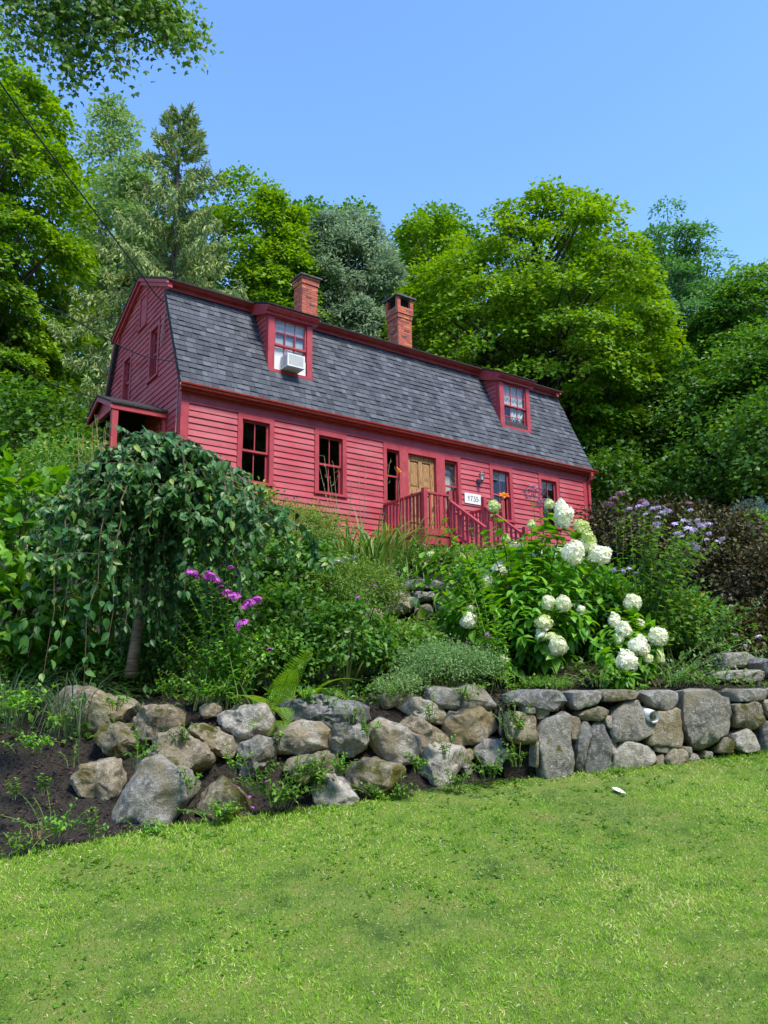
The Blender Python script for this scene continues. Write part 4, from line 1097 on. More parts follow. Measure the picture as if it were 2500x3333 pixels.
def emit(lv, parent, mat, shape, wr=1.0, nobj=0, name='leaf', rest='foliage', front=None):
    """the nobj foremost leaves become objects of their own, the others one mass"""
    P, D, Sd, N, L, T = lv.arrays()
    ro = np.array(parent.location)
    sel = np.zeros(len(P), bool)
    if nobj:
        score = P[:, 1] - 2.2 * L + np.random.default_rng(3).random(len(P)) * .12 if front is None else front(P, L)
        idx = np.argsort(score)[:nobj]; sel[idx] = True
        vs = leaf_variants(shape, wr, mat, name)
        for i in idx:
            o = bpy.data.objects.new(name, vs[int(min(6, T[i] * 7))]); COL.objects.link(o); o.parent = parent
            d, s, n, l, p = D[i], Sd[i], N[i], L[i], P[i] - ro
            o.matrix_local = Matrix(((d[0] * l, s[0] * l, n[0] * l, p[0]), (d[1] * l, s[1] * l, n[1] * l, p[1]), (d[2] * l, s[2] * l, n[2] * l, p[2]), (0, 0, 0, 1)))
    if (~sel).any():
        k = ~sel; g = Geo(); leaf_into(g, shape, P[k] - ro, D[k], Sd[k], N[k], L[k], T[k], wr)
        g.build(rest, M[mat], parent, kind='stuff')
def rnd(n, s=1.0): return rng.normal(size=(n, 3)) * s
def bez(p0, p1, p2, n=10):
    t = np.linspace(0, 1, n)[:, None]
    return (1 - t) ** 2 * np.array(p0) + 2 * t * (1 - t) * np.array(p1) + t ** 2 * np.array(p2)
def along(path, n, a=0.0, b=1.0, jitter=.02):
    t = np.linspace(a, b, n) + rng.uniform(-jitter, jitter, n); t = np.clip(t, 0, 1) * (len(path) - 1)
    i = np.minimum(t.astype(int), len(path) - 2); f = (t - i)[:, None]
    return path[i] * (1 - f) + path[i + 1] * f, unit(path[i + 1] - path[i])
def stem_leaves(lv, path, n, L, a=.15, b=1.0, out=.8, droop=.2, pairs=True, tint=.5, tvar=.22, grow=-.4):
    P, Tn = along(path, n, a, b)
    k = np.arange(n); th = (k // 2) * 1.7 + (k % 2) * math.pi if pairs else k * 2.4
    th = th + rng.normal(size=n) * .35 + rng.uniform(0, 6)
    ref = np.array([.3, .2, .9]); A = unit(np.cross(Tn, ref)); Bv = np.cross(Tn, A)
    rad = np.cos(th)[:, None] * A + np.sin(th)[:, None] * Bv
    f = np.linspace(0, 1, n)
    D = rad * out + Tn * .45 + np.array([0, 0, -droop]) + rnd(n, .15)
    N = np.array([0, 0, 1.0]) + Tn * .3 + rnd(n, .22)
    lv.add(P, D, N, L * (1 + grow * f) * rng.uniform(.75, 1.2, n), tint + rng.normal(size=n) * tvar + .15 * f)
def gz(x, y): return float(ground(x, y))
def root_at(u, v, y):
    p = at(u, v, y); return np.array([p[0], y, gz(p[0], y)])
def bush_leaves(lv, c, r, ncl, per, L, spread=.16, droop=.25, lo=-.4, tint=.5, up=.6, tv=.2, shell=.72):
    """leaf clusters over and inside an uneven ellipsoid"""
    d = unit(rnd(ncl * 2)); d = d[d[:, 2] > lo][:ncl]; m = len(d)
    rr = rng.uniform(shell, 1.05, m) * (1 + .16 * np.sin(d[:, 0] * 5 + c[0] * 3) * np.cos(d[:, 2] * 6 + d[:, 1] * 4))
    C = np.array(c) + d * rr[:, None] * np.array(r)
    P = np.repeat(C, per, 0) + rnd(m * per, spread) * np.array([1, 1, .7])
    dd = np.repeat(d, per, 0)
    D = dd * .8 + rnd(m * per, .55) + np.array([0, 0, -droop])
    N = np.array([0, 0, up]) + dd * .6 + rnd(m * per, .3)
    ct = np.repeat(rng.normal(size=m) * .13, per)
    lv.add(P, D, N, L * rng.uniform(.65, 1.25, m * per), tint + ct + rng.normal(size=m * per) * tv)

# ------------------------------------------------------------------ trees
def tree(name, label, base, top, R, mat, n_pads=170, per=130, leaf=.17, crown=.72, shape='quad', pad=(1.0, .42), wr=.8, trunk=.22, bark='bark', sparse=0, squash=1.0, tint=.5, seed=0, group='trees on the hill behind the house', lobes=5):
    """trunk, limbs that reach into the crown, and leaf sprays at their ends, layered like a broadleaf tree's"""
    global rng
    keep = rng; rng = np.random.default_rng(1000 + seed)
    t = thing(name, label, 'tree', base, group)
    H = top - base[2]; cz = H * (1 - crown / 2); ch = H * crown / 2
    g = Geo()
    lean = rng.normal(size=2) * .25
    tr = np.array([(lean[0] * f * f, lean[1] * f * f, H * .88 * f) for f in np.linspace(0, 1, 9)]); tr[0, 2] = -.4
    tr[1:-1, :2] += rng.normal(size=(7, 2)) * .07
    g.tube(tr, trunk * np.linspace(1.15, .18, 9), 8)
    lb = unit(rnd(lobes)); amp = rng.uniform(.08, .26, lobes)
    def radius(d):
        s = 1.0 + sum(a * np.maximum(0, d @ l - .4) / .6 for a, l in zip(amp, lb)) - .10
        return s * (1 + .07 * np.sin(d[:, 0] * 7 + seed) * np.cos(d[:, 2] * 8 + d[:, 1] * 6))
    d = unit(rnd(n_pads * 3)); d = d[(d[:, 2] > -.75)][:n_pads]; m = len(d)
    inner = rng.random(m) < .22
    rr = np.where(inner, rng.uniform(.35, .75, m), rng.uniform(.82, 1.0, m)) * radius(d)
    prof = np.where(d[:, 2] > 0, 1, 1)
    C = np.array([0, 0, cz]) + d * rr[:, None] * np.array([R, R, ch * squash])
    C[:, :2] *= (R - pad[0] * .45) / np.percentile(np.linalg.norm(C[:, :2], axis=1), 95)
    zt_ = np.percentile(C[:, 2], 99.5); C[:, 2] = np.where(C[:, 2] > cz, cz + (C[:, 2] - cz) * (H - pad[0] * .3 - cz) / (zt_ - cz), C[:, 2])
    C[:, :2] += lean * (C[:, 2:3] / H) ** 2
    L_ = Leaves()
    for i in range(0, m, 3):
        f = np.clip((C[i, 2] - pad[0] * 1.4) / (H * .88) - rng.uniform(.05, .2), .12, .95)
        k = f * 8; j = int(min(7, k)); s = tr[j] * (1 - (k - j)) + tr[j + 1] * (k - j)
        midp = (s + C[i]) / 2 + np.array([0, 0, rng.uniform(-.2, .5)])
        g.tube(bez(s, midp, C[i], 6), trunk * .30 * np.linspace(1, .12, 6) * rng.uniform(.6, 1.2), 5)
    per_i = np.maximum(12, (per * 1.75 * rng.uniform(.6, 1.3, m)).astype(int)); leaf = leaf * 1.1
    pr = pad[0] * rng.uniform(.65, 1.25, m)
    idx = np.repeat(np.arange(m), per_i); n = len(idx)
    a = rng.uniform(0, 2 * math.pi, n); q = np.sqrt(rng.random(n))
    dh = d[idx].copy(); dh[:, 2] *= .4
    off = np.stack([np.cos(a) * q, np.sin(a) * q, rng.normal(size=n) * pad[1] * .42 - .34 * q * q], 1) * pr[idx][:, None]
    # sprays tilt outward and down at the crown's edge
    off[:, 2] -= (off[:, 0] * d[idx][:, 0] + off[:, 1] * d[idx][:, 1]) * .42
    P = C[idx] + off
    D = off * np.array([1, 1, .3]) / pr[idx][:, None] * .9 + dh * .6 + rnd(n, .45) + np.array([0, 0, -.28])
    N = np.array([0, 0, .8]) + d[idx] * .55 + rnd(n, .38)
    T = tint + np.repeat(rng.normal(size=m) * .10, per_i) + rng.normal(size=n) * .17
    keepm = rng.random(n) > sparse
    L_.add(P[keepm] + np.array(base), D[keepm], N[keepm], leaf * rng.uniform(.65, 1.25, keepm.sum()), T[keepm])
    g.build('trunk', M[bark], t, smooth=True)
    emit(L_, t, mat, shape, wr, 0, rest='crown')
    rng = keep
    return t
def tbase(u, y, off=0):
    p = at(u, 1200, y); return np.array([p[0], y, gz(p[0], y) - .1])
def ztop(u, v, y): return at(u, v, y)[2]
TR = [  # name, label, u, vtop, y, R, mat, kwargs (low tint paints shade into the shaded trees)
 ('maple_tree', 'huge bright green maple filling the left edge above the spruce', -115, 105, 25, 3.9, 'maple', dict(n_pads=360, per=110, leaf=.15, pad=(.72, .42), crown=.82, tint=.52, trunk=.32)),
 ('maple_tree', 'low maple with layered sprays at the left edge, left of the side porch', -50, 640, 25, 2.1, 'maple', dict(n_pads=90, per=130, leaf=.13, pad=(.7, .35), crown=.8, tint=.45)),
 ('ash_tree', 'pale thin crowned tree showing behind the left maple', 188, 225, 40, 2.0, 'pale', dict(n_pads=80, per=70, leaf=.2, pad=(1.0, .55), crown=.6, sparse=.2, tint=.55)),
 ('birch_tree', 'light green tree just left of the spruce, behind its branches', 250, 350, 35, 2.9, 'pale', dict(n_pads=110, per=110, leaf=.19, crown=.7, tint=.4)),
 ('maple_tree', 'broad green maple between the spruce and the first chimney', 565, 395, 31, 3.4, 'maple', dict(n_pads=330, per=100, leaf=.16, pad=(.72, .45), squash=1.05, crown=.8, tint=.47)),
 ('willow_tree', 'grey green willow like tree between the two chimneys', 772, 466, 31, 2.5, 'willow', dict(n_pads=300, per=110, leaf=.24, shape='quad', wr=.3, pad=(.62, .7), lobes=7, crown=.85, tint=.55)),
 ('maple_tree', 'small yellow green maple just behind the second chimney', 930, 478, 35, 2.7, 'maple', dict(n_pads=170, per=100, pad=(.75, .45), leaf=.16, crown=.8, tint=.55)),
 ('maple_tree', 'biggest round maple, towering over the right half of the roof', 1190, 474, 29, 5.8, 'maple', dict(n_pads=600, per=105, leaf=.155, pad=(.74, .45), crown=.84, tint=.56, trunk=.35, lobes=6)),
 ('locust_tree', 'feathery locust with an open crown right of the biggest maple', 1515, 503, 35, 3.1, 'locust', dict(n_pads=230, per=85, leaf=.2, wr=.5, pad=(.8, .4), lobes=7, crown=.8, sparse=.1, tint=.5)),
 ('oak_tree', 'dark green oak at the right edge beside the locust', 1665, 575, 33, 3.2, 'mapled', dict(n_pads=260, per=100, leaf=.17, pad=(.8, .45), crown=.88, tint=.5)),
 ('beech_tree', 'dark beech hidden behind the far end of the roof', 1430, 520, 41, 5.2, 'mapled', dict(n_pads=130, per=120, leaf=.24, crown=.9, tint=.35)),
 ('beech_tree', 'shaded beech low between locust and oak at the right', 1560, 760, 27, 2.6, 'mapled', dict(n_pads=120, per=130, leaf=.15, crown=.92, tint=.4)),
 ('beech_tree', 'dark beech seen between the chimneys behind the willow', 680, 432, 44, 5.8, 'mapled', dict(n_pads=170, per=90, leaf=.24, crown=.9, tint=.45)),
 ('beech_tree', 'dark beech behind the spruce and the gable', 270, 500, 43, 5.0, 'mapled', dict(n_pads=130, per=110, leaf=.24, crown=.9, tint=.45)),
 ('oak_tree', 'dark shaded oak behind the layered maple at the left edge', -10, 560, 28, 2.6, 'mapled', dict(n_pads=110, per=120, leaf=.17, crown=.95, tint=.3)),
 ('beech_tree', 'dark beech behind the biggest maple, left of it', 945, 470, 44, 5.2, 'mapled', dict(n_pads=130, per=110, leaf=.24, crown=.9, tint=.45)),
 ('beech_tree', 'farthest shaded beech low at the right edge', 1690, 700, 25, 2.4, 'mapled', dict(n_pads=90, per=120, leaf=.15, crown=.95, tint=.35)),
]
for i, (nm, lab, u, v, y, R, mt, kw) in enumerate(TR):
    tree(nm, lab, tbase(u, y), ztop(u, v, y), R, mt, seed=i, **kw)

# Norway spruce with hanging branchlets
def spruce(label, base, top, R, seed=5):
    t = thing('spruce_tree', label, 'tree', base, 'trees on the hill behind the house')
    H = top - base[2]; g = Geo(); b = Geo()
    g.tube([(0, 0, -.3), (.05, 0, H * .3), (0, .03, H * .65), (0, 0, H)], [.24, .19, .10, .012], 8)
    L_ = Leaves(); cones = Geo(); base = np.array(base, float)
    z = H * .12; k = 0
    while z < H * .985:
        f = z / H; ln = R * min(1.0, (1 - f) * 1.22 + .05) ** .95 * rng.uniform(.72, 1.12)
        az = k * 2.39 + rng.uniform(-.5, .5); dr = np.array([math.cos(az), math.sin(az), 0])
        droop = (.42 - .55 * f) if f < .8 else -.25
        e = dr * ln + np.array([0, 0, -droop * ln]); tipup = dr * ln * 1.12 + np.array([0, 0, -droop * ln + .10 * ln])
        wp = base + e + np.array([0, 0, z]) - HO; cs_, sn_ = math.cos(YAW), math.sin(YAW)
        lx, ly = wp[0] * cs_ + wp[1] * sn_, -wp[0] * sn_ + wp[1] * cs_
        if lx > -.4 and ly < 5.9 and wp[2] < 6.6: z += .06; k += 1; continue
        path = np.concatenate([bez((0, 0, 0), dr * ln * .5 + np.array([0, 0, (.10 if f < .8 else .05) * ln]), e, 8), tipup[None]]) + np.array([0, 0, z])
        b.tube(path, np.linspace(.035, .006, 9) * (1.2 - f), 4)
        ns = int(7 + ln * 9)
        P0, Tn = along(path, ns, .18, 1.0, .03)
        for p, tn, w in zip(P0, Tn, np.linspace(.18, 1, ns)):
            side = np.cross(tn, [0, 0, 1.0]); sgn = rng.choice([-1, 1])
            hang = (.30 + .8 * (1 - f) * rng.random()) * (1.1 - .45 * w) if f < .82 else .16
            q = p + side * sgn * rng.uniform(.02, .16) * (1.4 - w) + np.array([0, 0, -hang])
            mm = int(7 + hang * 24); s = np.linspace(0, 1, mm)[:, None]
            pp = p * (1 - s) + q * s + rnd(mm, .018) + side * sgn * (np.sin(s * 3) * .06)
            D = np.array([0, 0, -1.0]) * (.75 if f < .82 else .1) + tn * (.35 if f < .82 else .9) + rnd(mm, .5)
            L_.add(pp + base, D, rnd(mm) + np.array([0, -.5, .6]), rng.uniform(.13, .24, mm), .28 + .35 * w + rng.normal(size=mm) * .2 - .2 * max(0, f - .7) * 2)
        if .72 < f < .95 and rng.random() < .5:
            for _ in range(2):
                c = path[5] + rnd(1, .1)[0]; cones.tube([c, c + np.array([0, 0, -.13])], [.022, .012], 5)
        z += (.085 + .05 * (1 - f)); k += 1
    g.build('trunk', M['bark'], t, smooth=True); b.build('branches', M['twig'], t)
    emit(L_, t, 'spruce', 'quad', .3, 0, rest='needles')
    cones.build('cones', M['cone'], t, kind='stuff')
yb_ = 23.5
spruce('tall spruce with hanging grey green branchlets rising behind the gable end', tbase(345, yb_), ztop(372, 225, yb_), 4.3)

# undergrowth at the foot of the wood; low leaf tint paints in its shade
def shrub(name, label, c, r, mat, ncl, per, L, shape='quad', wr=.6, nobj=0, group=None, cat='shrub', stems=8, stemmat='twig', **kw):
    base = np.array([c[0], c[1], gz(c[0], c[1])])
    t = thing(name, label, cat, base, group)
    lv = Leaves(); bush_leaves(lv, c, r, ncl, per, L, **kw)
    g = Geo()
    for i in range(stems):
        d = unit(rnd(1))[0]; d[2] = abs(d[2])
        e = np.array(c) + d * np.array(r) * .85 - base
        g.tube(bez((d[0] * .06, d[1] * .06, -.05), (e[0] * .3, e[1] * .3, e[2] * .6), e, 7), np.linspace(.018, .005, 7), 5)
    g.build('stem', M[stemmat], t)
    emit(lv, t, mat, shape, wr, nobj)
    return t
for i, (u, v, y, r, mt, tn, lab) in enumerate([
    (60, 960, 18.5, (1.5, 1.2, 1.3), 'mapled', .25, 'dark bush at the wood edge far left below the layered maple'),
    (190, 1010, 16.5, (.9, .8, .6), 'mapled', .45, 'dark leafy bush left of the porch posts under the spruce'),
    (1420, 960, 27, (2.2, 1.4, 2.2), 'mapled', .2, 'dark bush at the wood edge right of the house corner'),
    (1580, 1010, 24, (2.0, 1.4, 2.0), 'mapled', .25, 'dark bush at the wood edge near the right side'),
    (1700, 1000, 22, (1.6, 1.2, 2.2), 'mapled', .3, 'dark bush at the right edge below the oak'),
    (1330, 1060, 25, (1.4, 1.0, 1.2), 'mapled', .3, 'low dark bush just right of the downspout')]):
    c = at(u, v, y); shrub('undergrowth_bush', lab, c, r, mt, 150, 26, .14, shape='tuft', wr=.9, tint=tn, spread=.25, group='dark bushes at the edge of the wood')
# the far wood closing the view
g = Leaves()
for k in range(260):
    x = rng.uniform(-45, 45); y = rng.uniform(48, 62); z = gz(x, y) + rng.uniform(.5, 8.5)
    n = 60; g.add(np.array([x, y, z]) + rnd(n, 1.1), rnd(n), np.array([0, -.3, 1]) + rnd(n, .5), rng.uniform(.4, .75, n), .3 + rng.normal(size=n) * .2)
P, D, Sd, N, L, T = g.arrays(); q = Geo(); leaf_into(q, 'quad', P, D, Sd, N, L * 1.2, T, .8); q.build('far_wood', M['mapled'], kind='stuff')
# the wood across the lawn, which the window panes mirror
g = Leaves()
for k in range(900):
    a_ = math.radians(rng.uniform(78, 205)); q_ = rng.uniform(36, 50); x = q_ * math.sin(a_); y = q_ * math.cos(a_); z = rng.uniform(.5, 27)
    n = 50; g.add(np.array([x, y, z]) + rnd(n, 1.3), rnd(n), np.array([0, .3, 1]) + rnd(n, .5), rng.uniform(.8, 1.4, n), .25 + rng.normal(size=n) * .2)
P, D, Sd, N, L, T = g.arrays(); q = Geo(); leaf_into(q, 'quad', P, D, Sd, N, L * 1.15, T, .9); q.build('wood_across_lawn', M['mapled'], kind='stuff')

# overhanging maple at the top left, its trunk outside the picture
tm = np.array([-9.5, 9.0, gz(-9.5, 9.0) - .1])
om = thing('maple_tree', 'maple whose leafy bough hangs into the top left corner', 'tree', tm)
g = Geo()
J = lambda u, v, y: at(u, v, y) - tm
g.tube([(0, 0, 0), (.1, 0, 3), (0, .1, 6), (.1, 0, 9.5)], [.3, .25, .2, .1], 10)
limb = np.array([(0, .1, 5.4), J(-700, -330, 9.6), J(-350, -190, 9.8), J(-120, -120, 9.9), J(60, -70, 10), J(220, -20, 10), J(330, 10, 10.1), J(405, 55, 10.1)])
g.tube(limb, np.linspace(.12, .008, 8), 7)
lv = Leaves()
tw = [((-60, -95), (10, 60)), ((0, -80), (40, 112)), ((40, -80), (70, 130)), ((60, -70), (110, 150)), ((100, -60), (145, 185)), ((120, -50), (165, 205)), ((150, -40), (200, 160)), ((190, -30), (235, 110)), ((200, -25), (262, 165)), ((230, -20), (280, 120)),
      ((250, -10), (310, 90)), ((300, 0), (345, 85)), ((330, 10), (395, 110)), ((340, 12), (415, 85)), ((355, 25), (420, 120)), ((-100, -120), (-20, 70)), ((310, 0), (370, 50)), ((180, -35), (190, 60)), ((20, -70), (95, 90)), ((90, -60), (150, 110)), ((270, -10), (330, 60)), ((130, -50), (130, 60)), ((-40, -90), (60, 20)), ((60, -70), (150, 40)), ((120, -60), (220, 40)), ((170, -40), (260, 60)), ((200, -30), (180, 130)), ((30, -70), (130, 110)), ((80, -60), (175, 150)), ((-20, -80), (20, 95)), ((240, -20), (240, 60)), ((280, -5), (310, 40)), ((310, 5), (360, 95)), ((345, 20), (385, 60)), ((130, -60), (150, 165)), ((230, -20), (250, 135)), ((-80, -110), (-30, 110)), ((0, -80), (90, 60))]
for (a, b) in tw:
    y = rng.uniform(9.6, 10.6)
    p0, p2 = J(*a, 10), J(*b, y); p1 = (p0 + p2) / 2 + np.array([.1, 0, .18])
    path = bez(p0, p1, p2, 9); g.tube(path, np.linspace(.012, .003, 9), 4)
    n = 150
    P, Tn = along(path, n, .05, 1.03, .03)
    P = P + rnd(n, .16) * np.array([1, 1.2, .8])
    D = np.array([.25, -.05, -.75]) + rnd(n, .5)
    N = np.array([.1, -.75, .55]) + rnd(n, .5)
    lv.add(P + tm, D, N, rng.uniform(.06, .105, n), .10 + rng.normal(size=n) * .16 + .25 * np.clip((b[0] - 250) / 170, 0, 1))  # leaf colour brightens rightwards, painting in the backlight at the bough's end
g.build('trunk', M['bark'], om, smooth=True)
emit(lv, om, 'maple', 'star', 1.0, 300, rest='foliage', front=lambda P, L: -L + rng.random(len(P)) * .03)

# ------------------------------------------------------------------ garden plants
def strap_variants(mat, name='leaf', n=8, seg=6, arch=(.5, 1.5), w=.045):
    k = ('strap', mat, name, arch, w)
    if k not in _lv:
        out = []
        for i in range(n):
            g = Geo(); a = arch[0] + (arch[1] - arch[0]) * i / (n - 1); V = []
            for j in range(seg + 1):
                f = j / seg; th = a * f * f * 1.25
                x = f * math.sin(th * .8) * .9; z = f * math.cos(th * .75)
                ww = w * (1 - f ** 2.2) * (.6 + .8 * min(1, f * 3) * .5) + .0015
                V += [(x, -ww / 2, z + ww * .18), (x, 0, z), (x, ww / 2, z + ww * .18)]
            F = []
            for j in range(seg):
                F += [(j * 3, j * 3 + 1, j * 3 + 4, j * 3 + 3), (j * 3 + 1, j * 3 + 2, j * 3 + 5, j * 3 + 4)]
            g.add(V, F, random.random()); me = g.mesh(name); me.materials.append(M[mat]); out.append(me)
        _lv[k] = out
    return _lv[k]
def place(me, name, parent, p, rot=(0, 0, 0), sc=1.0):
    o = bpy.data.objects.new(name, me); COL.objects.link(o); o.parent = parent
    o.location = p; o.rotation_euler = rot; o.scale = (sc, sc, sc) if np.isscalar(sc) else sc
    return o
def strap_clump(name, label, base, n, L, mat, spread=.3, arch=(.4, 1.5), w=.045, group=None, cat='plant', lean=.25, leafname='leaf'):
    t = thing(name, label, cat, base, group)
    vs = strap_variants(mat, leafname, arch=arch, w=w)
    for i in range(n):
        a = rng.uniform(0, 2 * math.pi); r = spread * math.sqrt(rng.random())
        p = (r * math.cos(a), r * math.sin(a) * .8, gz(base[0] + r * math.cos(a), base[1] + r * math.sin(a) * .8) - base[2] - .02)
        place(vs[rng.integers(0, len(vs))], leafname, t, p, (rng.normal() * .12, lean * rng.random(), a + rng.normal() * .6), L * rng.uniform(.6, 1.15))
    return t

# hydrangea flower heads: cones of four-petalled florets
def hydra_head(i, n=150, cone=1.0, green=0.0):
    g = Geo(); r_ = np.random.default_rng(50 + i)
    P = []; 
    for k in range(n):
        f = (k + .5) / n; z = -1 + 2 * f; a = k * 2.39996
        rr = math.sqrt(max(0, 1 - z * z)); taper = 1 - .30 * cone * max(0, z) - .12 * cone * (z + 1) / 2
        d = np.array([rr * math.cos(a), rr * math.sin(a), z])
        p = np.array([d[0] * taper * .5, d[1] * taper * .5, z * (.5 + .16 * cone)]) * (1 + r_.normal() * .06 + .07 * math.sin(a * 1.0 + z * 5 + i))
        nn = unit(d * np.array([1, 1, .75]) + r_.normal(size=3) * .28)
        t1 = unit(np.cross(nn, r_.normal(size=3))); t2 = np.cross(nn, t1)
        s = .122 * r_.uniform(.8, 1.2); tint = np.clip(.86 + r_.normal() * .13 - green * (.35 + .5 * (z > .1) * r_.random()), 0, 1)
        for q in range(4):
            an = q * math.pi / 2 + r_.normal() * .12
            u = t1 * math.cos(an) + t2 * math.sin(an); v = np.cross(nn, u)
            g.add([p, p + u * s * .55 - v * s * .42 + nn * s * .12, p + u * s * 1.05 + nn * s * r_.uniform(-.05, .25), p + u * s * .55 + v * s * .42 + nn * s * .12], [(0, 1, 2, 3)], tint)
    for k in range(90):
        z = r_.uniform(-.9, .95); a = r_.uniform(0, 6.28); rr = math.sqrt(1 - z * z) * .40 * (1 - .3 * cone * max(0, z))
    g2 = []
    m = 10
    V = []; 
    for j in range(7):
        z = -1 + 2 * j / 6; rr = math.sqrt(max(0.0, 1 - z * z)) * .42 * (1 - .30 * cone * max(0, z))
        for q in range(m): V.append((rr * math.cos(q * 2 * math.pi / m), rr * math.sin(q * 2 * math.pi / m), z * (.44 + .14 * cone)))
    g.add(V, [(j * m + q, j * m + (q + 1) % m, (j + 1) * m + (q + 1) % m, (j + 1) * m + q) for j in range(6) for q in range(m)], .66 - .4 * green)
    me = g.mesh('flower_head'); me.materials.append(M['florets']); return me
HH = [hydra_head(0, 170, 1.0, .05), hydra_head(1, 150, .5, .1), hydra_head(2, 150, .2, .35), hydra_head(3, 130, .9, .95), hydra_head(4, 160, .6, .0), hydra_head(5, 120, .1, .6)]
ZC = lambda a, b: ((1250 + a * .7535) * 1659 / 2500, (1500 + b * .7535) * 1659 / 2500)
def hydrangea(label, base, blooms, tips, y0, ddir, nleaf=32, L=.18, nobj=295, gr=None):
    t = thing('hydrangea', label, 'hydrangea', base, gr)
    lv = Leaves(); g = Geo()
    for (zx, zy, w, h, kind, dy, tilt) in blooms:
        u, v = ZC(zx, zy); y = y0 + dy; p = at(u, v, y)
        sw = .93 * w * .7535 * 1659 / 2500 / FV * y; sh = 1.02 * h * .7535 * 1659 / 2500 / FV * y
        hh = [1.32, 1.16, 1.08, 1.28, 1.2, 1.04][kind]
        o = place(HH[kind], 'flower_head', t, p - base, (rng.normal() * .15 + .12, tilt, rng.uniform(0, 6)), (sw, sw, sh / hh))
        b0 = np.array([rng.normal() * .14, rng.normal() * .12, 0])
        e = p - base - np.array([0, 0, sh * .45])
        path = bez(b0, np.array([e[0] * .45, e[1] * .5, e[2] * .75]), e, 14)
        g.tube(path, np.linspace(.011, .004, 14), 5)
        stem_leaves(lv, path + base, nleaf, L, a=.25, b=.97, droop=.32, tint=.45, grow=-.15)
    for (zx, zy, dy) in tips:
        u, v = ZC(zx, zy); y = y0 + dy; p = at(u, v, y) - base
        b0 = np.array([rng.normal() * .18, rng.normal() * .12, 0])
        path = bez(b0, np.array([p[0] * .5, p[1] * .5, p[2] * .7]), p, 14)
        g.tube(path, np.linspace(.010, .003, 14), 5)
        stem_leaves(lv, path + base, nleaf + 4, L, a=.22, b=1.0, droop=.22, tint=.52, grow=-.35)
    g.build('stem', M['redstem'], t)
    emit(lv, t, 'hydra', 'ovaldroop', .70, nobj)
    return t
b1 = root_at(1150, 1478, 9.0)
hydrangea('tall panicle hydrangea with big white cone blooms in front of the stoop', b1, [
    (773, 228, 92, 118, 0, -.1, .05), (818, 397, 102, 100, 1, -.35, .1), (882, 352, 80, 95, 3, -.2, .3), (930, 408, 112, 82, 4, -.3, .35), (855, 285, 90, 55, 3, .1, .9),
    (435, 515, 75, 92, 1, .1, -.1), (365, 690, 75, 68, 4, -.2, -.1), (372, 645, 60, 45, 1, 0, -.2), (475, 195, 62, 50, 3, 0, 0), (713, 187, 50, 42, 3, .2, 0), (637, 275, 46, 38, 3, .25, 0),
    (205, 405, 42, 36, 3, .2, 0), (340, 418, 36, 30, 3, .1, 0), (525, 335, 44, 40, 3, .3, 0), (570, 370, 60, 40, 4, .4, .4), (500, 470, 70, 70, 4, .3, 0), (665, 410, 55, 50, 4, .4, .3), (760, 400, 50, 60, 2, .5, 0),
    (710, 612, 60, 60, 2, -.45, 0), (775, 617, 70, 66, 2, -.5, .1), (690, 700, 80, 62, 5, -.5, 0), (680, 755, 60, 50, 4, -.5, 0), (722, 760, 42, 36, 5, -.52, 0), (752, 800, 82, 76, 2, -.55, .1), (850, 640, 40, 30, 4, -.4, .2), (515, 858, 50, 40, 4, -.5, 0), (130, 610, 40, 40, 5, .3, 0)],
    [(590, 335, -.1), (250, 270, .1), (160, 420, .1), (330, 430, 0), (430, 300, 0), (700, 330, 0), (620, 480, -.35), (560, 560, -.4), (480, 620, -.35), (860, 560, -.4), (930, 620, -.45), (640, 640, -.5), (790, 520, -.3), (230, 560, -.1), (300, 620, -.2), (860, 720, -.55), (600, 760, -.55), (560, 690, -.5), (900, 690, -.5), (820, 660, -.5), (700, 540, -.4), (420, 570, -.2), (250, 470, 0), (90, 480, .2)], 9.0, 1)
b2 = root_at(1340, 1480, 8.7)
hydrangea('lower white hydrangea leaning over the wall at the right', b2, [
    (1073, 613, 76, 70, 2, .2, .1), (995, 690, 55, 62, 4, 0, 0), (1035, 730, 72, 66, 4, -.1, 0), (1108, 705, 42, 38, 4, .2, .1), (1183, 760, 82, 76, 2, -.2, .2), (1102, 800, 92, 82, 4, -.3, .1), (1045, 867, 102, 88, 4, -.4, -.2), (1138, 853, 46, 36, 5, -.3, .2), (1012, 770, 52, 50, 1, -.1, 0), (1190, 850, 40, 60, 5, .1, 0), (985, 800, 40, 40, 4, 0, 0)],
    [(960, 880, -.45), (930, 830, -.4), (1090, 660, .1), (1150, 690, 0), (1000, 640, .1), (950, 720, -.2), (1000, 900, -.45), (960, 915, -.45), (1080, 740, -.1), (1160, 810, -.1), (900, 780, -.3), (1020, 940, -.5), (1065, 930, -.5)], 8.7, 1, nleaf=24, L=.165, nobj=220)

